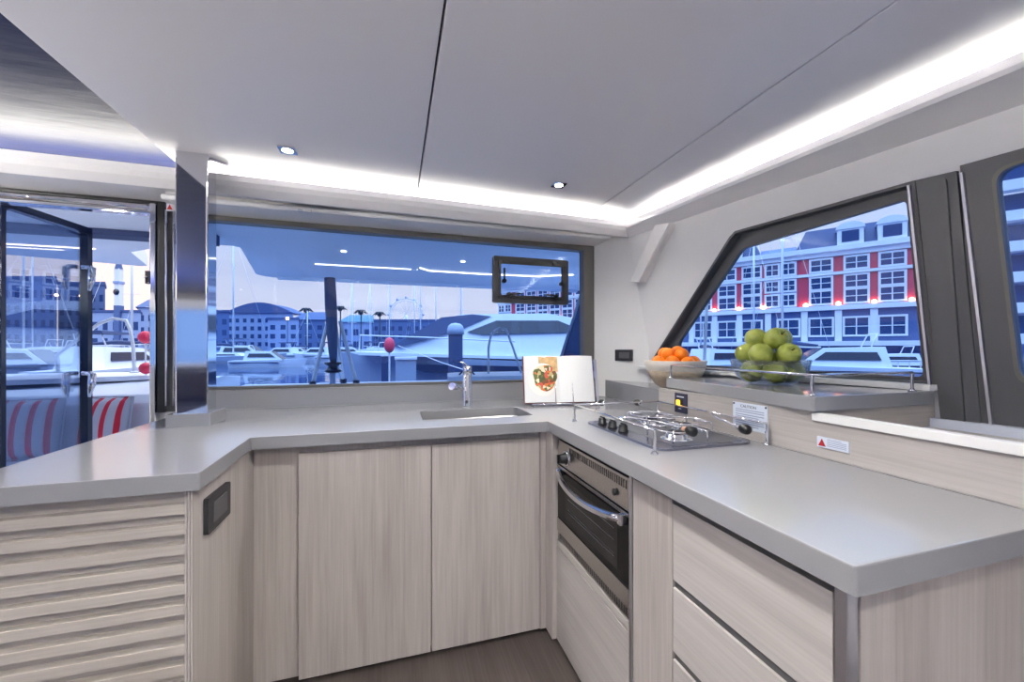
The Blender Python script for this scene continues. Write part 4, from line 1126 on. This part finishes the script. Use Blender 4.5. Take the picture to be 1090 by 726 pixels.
b = BX(); b.tube([(-3.2, -1.1, 3.1), (-3.6, -1.0, 3.7), (-3.6, 1.0, 3.7), (-3.2, 1.1, 3.1)], .05, 8); P('radar_arch', b, 'gel')
b = BX(); b.tube([(5.8, 1.3, 2.0), (5.8, 1.2, 2.6), (3.2, 1.7, 2.5), (0, 1.85, 2.35)], .025, 6); P('guard_rail', b, 'mast')

# pontoon in front of the yacht with its fittings
def flat(px0, px1, d0, d1, z0, z1):
    b = B(); q = [at(px0, d0), at(px1, d0), at(px1, d1), at(px0, d1)]
    b.prism([(v.x, v.y) for v in q], z0, z1); return b
t = thing('pontoon', 'grey timber pontoon beside the motor yacht', 'pontoon', tuple(at(470, 11, SEA)))
obj('decking', flat(380, 700, 9.6, 12, -.45, -.30), M['dock'], t)
obj('float', flat(385, 695, 9.8, 11.8, SEA-.1, -.45), M['bld1'], t)
t = thing('mooring_pile', 'blue mooring pile with white cap behind the tap', 'pile', tuple(at(485, 8.6, SEA)))
p = at(485, 8.6)
obj('shaft', B().cyl((p.x, p.y, SEA-.5), (p.x, p.y, 1.50), .155, 20), M['boatblue'], t)
obj('cap', B().lathe([(0, 1.5), (.185, 1.5), (.185, 1.60), (.16, 1.69), (.10, 1.74), (0, 1.76)], (p.x, p.y, 0), 20), M['hullgrey'], t)
t = thing('dock_locker', 'pale dock locker standing on the pontoon left of the tap', 'locker', tuple(at(432, 10.4, -.3)))
obj('box', flat(421, 443, 10.1, 10.6, -.30, .92), M['hullgrey'], t); obj('lid', flat(420, 444, 10.05, 10.65, .92, .98), M['gel'], t)
t = thing('power_post', 'slim blue power post on the pontoon beneath the red buoy', 'post', tuple(at(411, 10.4, -.3)))
obj('post', flat(406, 416, 10.2, 10.5, -.30, 1.00), M['boatblue'], t); obj('cap', flat(405, 417, 10.17, 10.53, 1.0, 1.05), M['gel'], t)
t = thing('marker_buoy', 'pink red round buoy left of the motor yacht windscreen', 'buoy', tuple(at(415, 9.4, .9)))
p = at(414.5, 9.4)
obj('float', B().ball((p.x, p.y, 1.28), .125, 1, 1, 1.5, 18), M['buoy'], t)
obj('stalk', B().cyl((p.x, p.y, -.4), (p.x, p.y, 1.1), .02, 8), M['mast'], t)
c = at(455, 6.9, SEA)
t = thing('tender', 'dark blue tender lying low under the wide window', 'boat', tuple(c))
obj('hull', hullmesh(3.6, 1.5, 1.12, .5).xf(RIGHTA+PI-.1, c), M['bluehull'], t)
obj('tube', BX().tube([(-1.7, -.72, 1.15), (.4, -.74, 1.2), (1.5, -.45, 1.32), (1.95, 0, 1.38), (1.5, .45, 1.32), (.4, .74, 1.2), (-1.7, .72, 1.15)], .13, 10).xf(RIGHTA+PI-.1, c), M['boatblue'], t)
t = thing('mooring_line', 'pale mooring rope slanting down across the motor yacht hull', 'rope', tuple(onz(428, 372, 8.0)))
b = B(); b.tube([onz(424, 368, 8.6), onz(470, 386, 6.8), onz(508, 398, 5.6), onz(520, 403, 5.0)], .007, 8)
obj('rope', b, M['gel'], t)
obj('cleat', B().box(*(lambda q: (q.x-.06, q.x+.06, q.y-.02, q.y+.02, q.z-.03, q.z+.02))(onz(520, 403, 5.0)), .006), M['mast'], t)

# --- the far shore
t = thing('far_quay', 'long far quay under the skyline across the harbour', 'quay', tuple(at(250, 100, SEA)), kind='structure')
obj('quay_wall', B().prism([(v.x, v.y) for v in (at(-900, 98), at(700, 98), at(700, 220), at(-900, 220))], SEA-.1, .5), M['bld1'], t)
def building(label, px0, px1, ytop, d, wall='bld1', roof='flat', rows=2, cat='building'):
    q0, q1, q2, q3 = at(px0, d), at(px1, d), at(px1, d+9), at(px0, d+9)
    zt = EYE+(371-ytop)/420.6*d; z0 = .4
    t = thing('far_building', label, cat, tuple(at((px0+px1)/2, d, z0)))
    b = B()
    hw_ = zt-(zt-z0)*(.22 if roof != 'flat' else .05)
    b.prism([(v.x, v.y) for v in (q0, q1, q2, q3)], z0, hw_); obj('wall', b, M[wall], t)
    e = (q1-q0); L_ = e.length; e.normalize(); f = V((-e.y, e.x, 0))
    b = B()
    if roof == 'flat':
        o = .3; b.prism([(v.x, v.y) for v in (q0-e*o-f*o, q1+e*o-f*o, q2+e*o+f*o, q3-e*o+f*o)], hw_, zt); obj('roof', b, M['bldroof'], t)
    elif roof == 'arch':
        N = 12; pr_ = [(-.02+1.04*k/N, math.sin(PI*k/N)) for k in range(N+1)]
        A_ = [tuple(q0+e*L_*u_-f*.6)[:2]+(hw_+(zt-hw_)*h_,) for u_, h_ in pr_]; C_ = [tuple(q0+e*L_*u_+f*9.6)[:2]+(hw_+(zt-hw_)*h_,) for u_, h_ in pr_]
        b.poly3(A_, C_); obj('roof', b, M['bldroof'], t)
    else:
        A_ = [tuple(q0-f*.6-e*.5)[:2]+(hw_,), tuple(q1-f*.6+e*.5)[:2]+(hw_,), tuple(q1+f*4.5-e*L_*.12)[:2]+(zt,), tuple(q0+f*4.5+e*L_*.12)[:2]+(zt,)]
        b.poly3(A_, [tuple(q3+f*.6-e*.5)[:2]+(hw_,), tuple(q2+f*.6+e*.5)[:2]+(hw_,), tuple(q1+f*4.6-e*L_*.12)[:2]+(zt,), tuple(q0+f*4.6+e*L_*.12)[:2]+(zt,)]); obj('roof', b, M[roof], t)
    n_ = max(3, int(L_/2.8)); rows += 1
    for r_ in range(rows):
        z_ = z0+(hw_-z0)*(.12+.84*r_/rows); hh = (hw_-z0)*.42/rows
        b = B()
        for k in range(n_):
            a_ = q0+e*(L_*(k+.25)/n_)-f*.06; c_ = q0+e*(L_*(k+.72)/n_)-f*.06
            b.prism([(v.x, v.y) for v in (a_, c_, c_+f*.05, a_+f*.05)], z_, z_+hh)
        obj('window_row', b, M['hpane'], t)
    return t
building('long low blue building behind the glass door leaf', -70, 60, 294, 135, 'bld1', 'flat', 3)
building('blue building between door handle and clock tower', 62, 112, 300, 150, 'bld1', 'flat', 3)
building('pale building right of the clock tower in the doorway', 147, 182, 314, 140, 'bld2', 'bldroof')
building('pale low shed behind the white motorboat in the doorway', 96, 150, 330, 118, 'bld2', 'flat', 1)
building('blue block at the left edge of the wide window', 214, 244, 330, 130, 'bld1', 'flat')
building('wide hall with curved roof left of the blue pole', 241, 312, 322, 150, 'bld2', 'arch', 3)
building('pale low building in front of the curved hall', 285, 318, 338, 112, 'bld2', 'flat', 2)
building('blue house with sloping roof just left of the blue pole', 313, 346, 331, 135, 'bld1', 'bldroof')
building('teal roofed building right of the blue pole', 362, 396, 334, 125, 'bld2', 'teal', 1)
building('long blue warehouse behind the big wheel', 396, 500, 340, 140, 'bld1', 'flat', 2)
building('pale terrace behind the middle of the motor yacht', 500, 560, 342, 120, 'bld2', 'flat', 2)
# clock tower
d = 118; c = at(126.5, d, .4)
t = thing('clock_tower', 'tall white clock tower seen through the open doorway', 'tower', tuple(c))
hs = .8
def tb(z0, z1, h_, m, nm, par=t):
    b = BX(); b.box(-h_, h_, -h_, h_, z0, z1); return obj(nm, b.xf(RIGHTA, (c.x, c.y, 0)), M[m], par)
tb(.4, 14, hs, 'bld1', 'lower_shaft'); up = tb(14, 25, hs*.9, 'htrim', 'upper_shaft'); tb(20.5, 21.2, hs*1.15, 'bld2', 'cornice'); 
obj('spire', B().lathe([(hs*1.2, 25), (hs*.5, 27.5), (0, 30)], (c.x, c.y, 0), 8), M['bldroof'], t)
b = BX(); b.lathe([(0, 0), (.9, 0), (.9, .1), (0, .1)], (0, -hs*.92, 18), 20, (0, -1, 0)); obj('clock_face', b.xf(RIGHTA, (c.x, c.y, 0)), M['boatdark'], up)
# big wheel
d = 190; c = at(432, d, EYE+(371-335)/420.6*d); r_ = 17.5/420.6*d
t = thing('big_wheel', 'pale ferris wheel on the skyline behind the motor yacht', 'ferris wheel', tuple(c))
e = V((cy_, -sy_, 0)); zz = V((0, 0, 1))
ring = lambda R_: [tuple(c+e*math.cos(2*PI*k/40)*R_+zz*math.sin(2*PI*k/40)*R_) for k in range(41)]
obj('rim', B().tube(ring(r_), .22, 6, cap=False), M['mast'], t); obj('inner_rim', B().tube(ring(r_*.86), .12, 6, cap=False), M['mast'], t)
for k in range(12):
    q = e*math.cos(2*PI*k/12)+zz*math.sin(2*PI*k/12)
    obj('spoke', B().tube([c+q*.3, c+q*r_], .07, 5), M['mast'], t)
    obj('cabin', B().ball(c+q*(r_+.5), .55, 1, 1, 1.1, 10), M['bld2'], t)
for s_ in (-1, 1): obj('support_leg', B().tube([c, V((c.x, c.y, .4))+e*s_*5], .3, 6), M['mast'], t)
# trees and a lamp on the quay
for i, (px, y_, d, lb) in enumerate(((326, 330, 112, 'dark round tree left of the blue pole on the far quay'), (362, 328, 110, 'dark palm crown close right of the blue pole'), (384, 332, 110, 'dark palm crown beside the teal roof'), (404, 334, 112, 'dark palm crown left of the big wheel'))):
    z_ = EYE+(371-y_)/420.6*d; p = at(px, d, .4)
    t = thing('palm_tree', lb, 'tree', tuple(p))
    obj('trunk', B().tube([(p.x, p.y, .4), (p.x+.1, p.y, z_-.5)], .18, 6), M['tree'], t)
    b = B()
    for k in range(9):
        a_ = k*2*PI/9+i; q = V((math.cos(a_), math.sin(a_), 0))
        b.tube([V((p.x+.1, p.y, z_-.5)), V((p.x, p.y, z_+.3))+q*.9, V((p.x, p.y, z_-.5))+q*1.9], .2, 5, rr=[.22, .34, .05])
    b.ball((p.x, p.y, z_-.2), .7, n=8)
    obj('crown', b, M['tree'], t)
for px, y_, d, lb in ((356.5, 334, 100, 'bright quay lamp shining right beside the blue pole'), (60, 314, 120, 'warm lamp on the long blue building left in the glass door'), (86, 315, 120, 'warm lamp on the blue building near the door handle'), (306, 339, 105, 'glowing lamp in front of the curved hall')):
    p = at(px, d, EYE+(371-y_)/420.6*d)
    t = thing('quay_lamp', lb, 'lamp', (p.x, p.y, .4), 'lamps on the far shore')
    obj('globe', B().ball(p, .42, n=12), M['warm'], t); obj('post', B().cyl((p.x, p.y, .4), tuple(p), .1, 8), M['mastdark'], t)

# --- the red hotel
HP = V((50.1, 26.8, 0)); HDIR = V((-.5776, .8163, 0)); HN = V((-.8163, -.5776, 0))
def hp(k, h, out_=0): q = HP+HDIR*k+HN*out_; return (q.x, q.y, h)
def hbox(b, k0, k1, z0, z1, o0, o1):
    b.poly3([hp(k0, z0, o0), hp(k1, z0, o0), hp(k1, z0, o1), hp(k0, z0, o1)], [hp(k0, z1, o0), hp(k1, z1, o0), hp(k1, z1, o1), hp(k0, z1, o1)]); return b
K0, K1 = -4.2, 54.5
t = thing('red_hotel', 'long red and white hotel with slate mansard roof across the water', 'building', hp(20, -.3))
obj('base_storey', hbox(B(), K0, K1, -.3, 5.6, -12, 0), M['hbase'], t)
obj('upper_wall', hbox(B(), K0, K1, 5.6, 12.3, -12, 0), M['hwall'], t)
b = B(); hbox(b, K0-.2, K1+.2, 5.45, 5.95, 0, .45); obj('belt_course', b, M['htrim'], t)
obj('belt_course', hbox(B(), K0-.2, K1+.2, 9.35, 9.65, 0, .25), M['htrim'], t)
b = B(); hbox(b, K0-.3, K1+.3, 11.4, 11.9, 0, .3); hbox(b, K0-.4, K1+.4, 11.9, 12.45, -12.3, .6); obj('cornice', b, M['htrim'], t)
def mansard(k0, k1, zt):
    b = B(); b.poly3([hp(k0, 12.45, .1), hp(k1, 12.45, .1), hp(k1, 12.45, -11.8), hp(k0, 12.45, -11.8)], [hp(k0+.9, zt, -1.5), hp(k1-.9, zt, -1.5), hp(k1-.9, zt, -10), hp(k0+.9, zt, -10)]); return b
obj('mansard_roof', mansard(-4.2, 9.5, 14.9), M['hroof'], t)
obj('mansard_roof', mansard(13.0, 26, 14.6), M['hroof'], t)
obj('flat_roof', hbox(B(), 9.5, 13, 12.45, 13.1, -11, -.6), M['hwall'], t)
obj('flat_roof', hbox(B(), 26, K1-.5, 12.45, 13.0, -11, -.6), M['bldroof'], t)
def hwin(k, z0, z1, w_=1.75, arch=False):
    b = B(); f_ = .2
    for a in ((k-w_/2-f_, k-w_/2, z0-f_, z1+f_), (k+w_/2, k+w_/2+f_, z0-f_, z1+f_), (k-w_/2, k+w_/2, z1, z1+f_), (k-w_/2, k+w_/2, z0-f_, z0), (k-.05, k+.05, z0, z1), (k-w_/2, k+w_/2, (z0+z1)/2-.04, (z0+z1)/2+.04)):
        hbox(b, a[0], a[1], a[2], a[3], .0, .16)
    wn = obj('window', b, M['htrim'], t)
    obj('pane', hbox(B(), k-w_/2, k+w_/2, z0, z1, .02, .06), M['hpane'], wn)
def dormer(k):
    b = B(); hbox(b, k-1.1, k+1.1, 12.45, 14.2, -2.2, .15)
    N = 8; A_ = [hp(k+1.25*math.cos(PI*q/N), 14.2+.75*math.sin(PI*q/N), .25) for q in range(N+1)]; C_ = [hp(k+1.25*math.cos(PI*q/N), 14.2+.75*math.sin(PI*q/N), -2.2) for q in range(N+1)]
    b.poly3(A_, C_)
    dm = obj('dormer', b, M['htrim'], t)
    obj('pane', hbox(B(), k-.72, k+.72, 12.8, 14.0, .16, .2), M['hpane'], dm)
cols = [1.4, 4.2, 7.2, 13.9, 16.6, 19.4, 22.2, 34.9, 37.4, 39.8, 42.2, 44.6, 47.0, 49.4]
for k in cols:
    hwin(k, 6.25, 7.55); hwin(k, 7.9, 9.1); hwin(k, 9.9, 11.1)
for k in (10.2, 11.8, 24.9, 27.2, 30.5, 52.2, 53.8, -1.4, 36.0 if False else 32.8):
    for z0, z1 in ((6.25, 7.45), (8.0, 9.1), (9.9, 11.1)): hwin(k, z0, z1, 1.15)
reds = [(-.45, .45), (2.35, 3.25), (5.2, 6.2), (8.2, 8.95), (12.35, 12.95), (14.85, 15.65), (17.55, 18.45), (20.35, 21.25), (23.1, 23.7)]
reds += [(35.85, 36.45), (38.3, 38.9), (40.7, 41.3), (43.1, 43.7), (45.5, 46.1), (47.9, 48.5), (50.4, 51.0)]
for a_, c_ in reds:
    m_ = (a_+c_)/2; w_ = (c_-a_)/2+.42
    pn = obj('red_panel', hbox(B(), m_-w_, m_+w_, 6.0, 9.3, 0, .04), M['hred'], t)
    obj('red_panel', hbox(B(), m_-w_, m_+w_, 9.7, 11.35, 0, .04), M['hred'], t)
    obj('wall_lamp', B().ball(hp(m_, 6.12, .3), .24, n=10), M['warm'], pn)
for k in (1.4, 4.2, 7.2, 10.2, 13.9, 16.6, 19.4, 37.4, 39.8, 42.2, 44.6, 47.0, 49.4): hwin(k, 2.7, 4.5, 1.9)
for k in (2.8, 5.7, 8.7, 12.2, 15.2, 18.0, 20.8, 38.6, 41.0, 43.4, 45.8, 48.2):
    obj('pilaster', hbox(B(), k-.3, k+.3, 2.0, 5.4, 0, .3), M['htrim'], t)
b = B(); hbox(b, K0, K1, 1.5, 2.0, 0, 1.2); obj('terrace', b, M['htrim'], t)
for k in (.0, 3.0, 6.0): pass
dormer(1.4); dormer(4.7); dormer(7.6) if False else None
dormer(16.0); dormer(19.4)
t = thing('hotel_quay', 'dark quay wall in front of the red hotel', 'quay', hp(20, -.3, 3), kind='structure')
obj('quay_wall', hbox(B(), -14, 60, SEA-.1, -.05, -14, 4.5), M['hbase'], t)
obj('coping', hbox(B(), -14, 60, -.05, .12, 3.9, 4.6), M['bld2'], t)
# tall block beyond the hotel seen in the next window
t = thing('apartment_block', 'tall pale apartment block seen through the next side window at the right edge', 'building', hp(-16, -.3))
obj('wall', hbox(B(), -30, -5.0, -.3, 15.0, -14, 1), M['bld2'], t)
for i in range(6): obj('balcony', hbox(B(), -29.8, -5.1, 1.6+i*2.7, 2.5+i*2.7, 1, 2.2), M['htrim'], t)
for i in range(6): obj('window_row', hbox(B(), -29, -5.6, 2.5+i*2.7, 4.1+i*2.7, 1, 1.08), M['hpane'], t)

# boats in front of the hotel
SB2 = 'boats in front of the hotel'
sailboat('white sailing boat with tall mast in front of the recessed hotel bay', 838, 33, RIGHTA+1.6, 9.5, 15, 'gel', SB2)
sailboat('white sailing boat with tall mast left in the side window', 806, 41, RIGHTA+1.57, 9.5, 14, 'gel', SB2)
sailboat('white sailing boat with slim mast farthest left in the side window', 748, 44, RIGHTA+1.5, 9, 13, 'gel', SB2)
motorboat('white motor cruiser right behind the apple bowl', 885, 25, RIGHTA+2.75, 8.5, 'gel', SB2, False)
motorboat('white motor cruiser left behind the oranges', 770, 30, RIGHTA+.3, 8, 'hullgrey', SB2, False)
motorboat('blue hulled motorboat at the right end of the side window', 945, 33, RIGHTA+3.0, 6.5, 'bluehull', SB2, False)
t = thing('hotel_pontoon', 'pale railed pontoon on the water right in the side window', 'pontoon', tuple(at(940, 27, SEA)))
obj('deck', flat(905, 1010, 29.0, 30.0, SEA, -.45), M['bld2'], t)
b = B(); b.tube([at(905, 29.1, .3), at(1010, 29.1, .3)], .05, 6); b.tube([at(905, 29.1, -.05), at(1010, 29.1, -.05)], .03, 6)
obj('rail', b, M['mast'], t)
for px in range(908, 1010, 12): obj('stanchion', B().cyl(at(px, 29.1, -.45), at(px, 29.1, .3), .035, 6), M['mast'], t)
t = thing('guard_stanchion', 'slim steel stanchion just outside the side window above the oranges', 'stanchion', tuple(onz(750, 400, 2.35)))
obj('post', B().tube([onz(749, 402, 2.35), onz(752.5, 322, 2.35)], .011, 10), M['mast'], t)
obj('cap', B().ball(onz(752.5, 321.5, 2.35), .014, n=10), M['mast'], t)
struct('side_deck_outside', B().prism([(1.80, -1), (2.6, -1), (2.4, 3.3), (1.48, 3.3), (1.48, 2.35)], .6, .98), M['gel'])
#<OUT

# ------------------------------------------------------------------ sky
W = bpy.data.worlds.new('dusk_sky'); S.world = W; W.use_nodes = True
nt = W.node_tree; nt.nodes.clear()
out = nt.nodes.new('ShaderNodeOutputWorld'); bg = nt.nodes.new('ShaderNodeBackground')
tc = nt.nodes.new('ShaderNodeTexCoord'); sep = nt.nodes.new('ShaderNodeSeparateXYZ')
r = nt.nodes.new('ShaderNodeValToRGB')
cr = r.color_ramp
cr.elements[0].position = 0; cr.elements[0].color = (.49, .37, .34, 1)
cr.elements[1].position = 1; cr.elements[1].color = (1.35, 1.6, 1.9, 1)
e = cr.elements.new(.16); e.color = (.46, .36, .35, 1)
e = cr.elements.new(.36); e.color = (.34, .36, .44, 1)
e = cr.elements.new(.62); e.color = (1.1, 1.25, 1.45, 1)
n = nt.nodes.new('ShaderNodeTexNoise'); n.inputs['Scale'].default_value = 3.5; n.inputs['Detail'].default_value = 4
mp = nt.nodes.new('ShaderNodeMapping'); mp.inputs['Scale'].default_value = (1, 1, 4)
mr = nt.nodes.new('ShaderNodeMapRange'); mr.inputs['From Min'].default_value = .56; mr.inputs['From Max'].default_value = .72
mx = nt.nodes.new('ShaderNodeMix'); mx.data_type = 'RGBA'
mx.inputs[7].default_value = (.30, .28, .33, 1)
mm = nt.nodes.new('ShaderNodeMath'); mm.operation = 'MULTIPLY'; mm.inputs[1].default_value = .5
nt.links.new(tc.outputs['Generated'], sep.inputs[0]); nt.links.new(sep.outputs['Z'], r.inputs[0])
nt.links.new(tc.outputs['Generated'], mp.inputs[0]); nt.links.new(mp.outputs[0], n.inputs['Vector'])
nt.links.new(n.outputs['Fac'], mr.inputs['Value']); nt.links.new(mr.outputs[0], mm.inputs[0]); nt.links.new(mm.outputs[0], mx.inputs[0])
mb = nt.nodes.new('ShaderNodeMix'); mb.data_type = 'RGBA'; mb.inputs[7].default_value = (.10, .18, .38, 1)
ms = nt.nodes.new('ShaderNodeMapRange'); ms.inputs['From Min'].default_value = .15; ms.inputs['From Max'].default_value = -.5
nt.links.new(sep.outputs['Y'], ms.inputs['Value']); mz = nt.nodes.new('ShaderNodeMapRange'); mz.inputs['From Min'].default_value = .45; mz.inputs['From Max'].default_value = .2
m2 = nt.nodes.new('ShaderNodeMath'); m2.operation = 'MULTIPLY'
nt.links.new(sep.outputs['Z'], mz.inputs['Value']); nt.links.new(ms.outputs[0], m2.inputs[0]); nt.links.new(mz.outputs[0], m2.inputs[1])
nt.links.new(m2.outputs[0], mb.inputs[0]); nt.links.new(r.outputs[0], mb.inputs[6])
nt.links.new(mb.outputs[2], mx.inputs[6]); nt.links.new(mx.outputs[2], bg.inputs[0])
bg.inputs[1].default_value = .95
nt.links.new(bg.outputs[0], out.inputs[0])

# ------------------------------------------------------------------ camera
cam = bpy.data.cameras.new('camera'); co = bpy.data.objects.new('camera', cam); COL.objects.link(co)
cam.sensor_width = 36; cam.lens = 420.6/1090*36; cam.shift_y = 8/1090
cam.clip_start = .02; cam.clip_end = 2000
co.location = (0, 0, EYE); co.rotation_euler = (PI/2, 0, -math.atan(125/420.6))
S.camera = co
S.view_settings.view_transform = 'Standard'; S.view_settings.look = 'None'; S.view_settings.gamma = 1
S.view_settings.use_curve_mapping = False; S.view_settings.exposure = 1.52
S.cycles.use_denoising = True
S.cycles.max_bounces = 10; S.cycles.transparent_max_bounces = 16; S.cycles.caustics_reflective = False; S.cycles.caustics_refractive = False
S.cycles.sample_clamp_indirect = 6
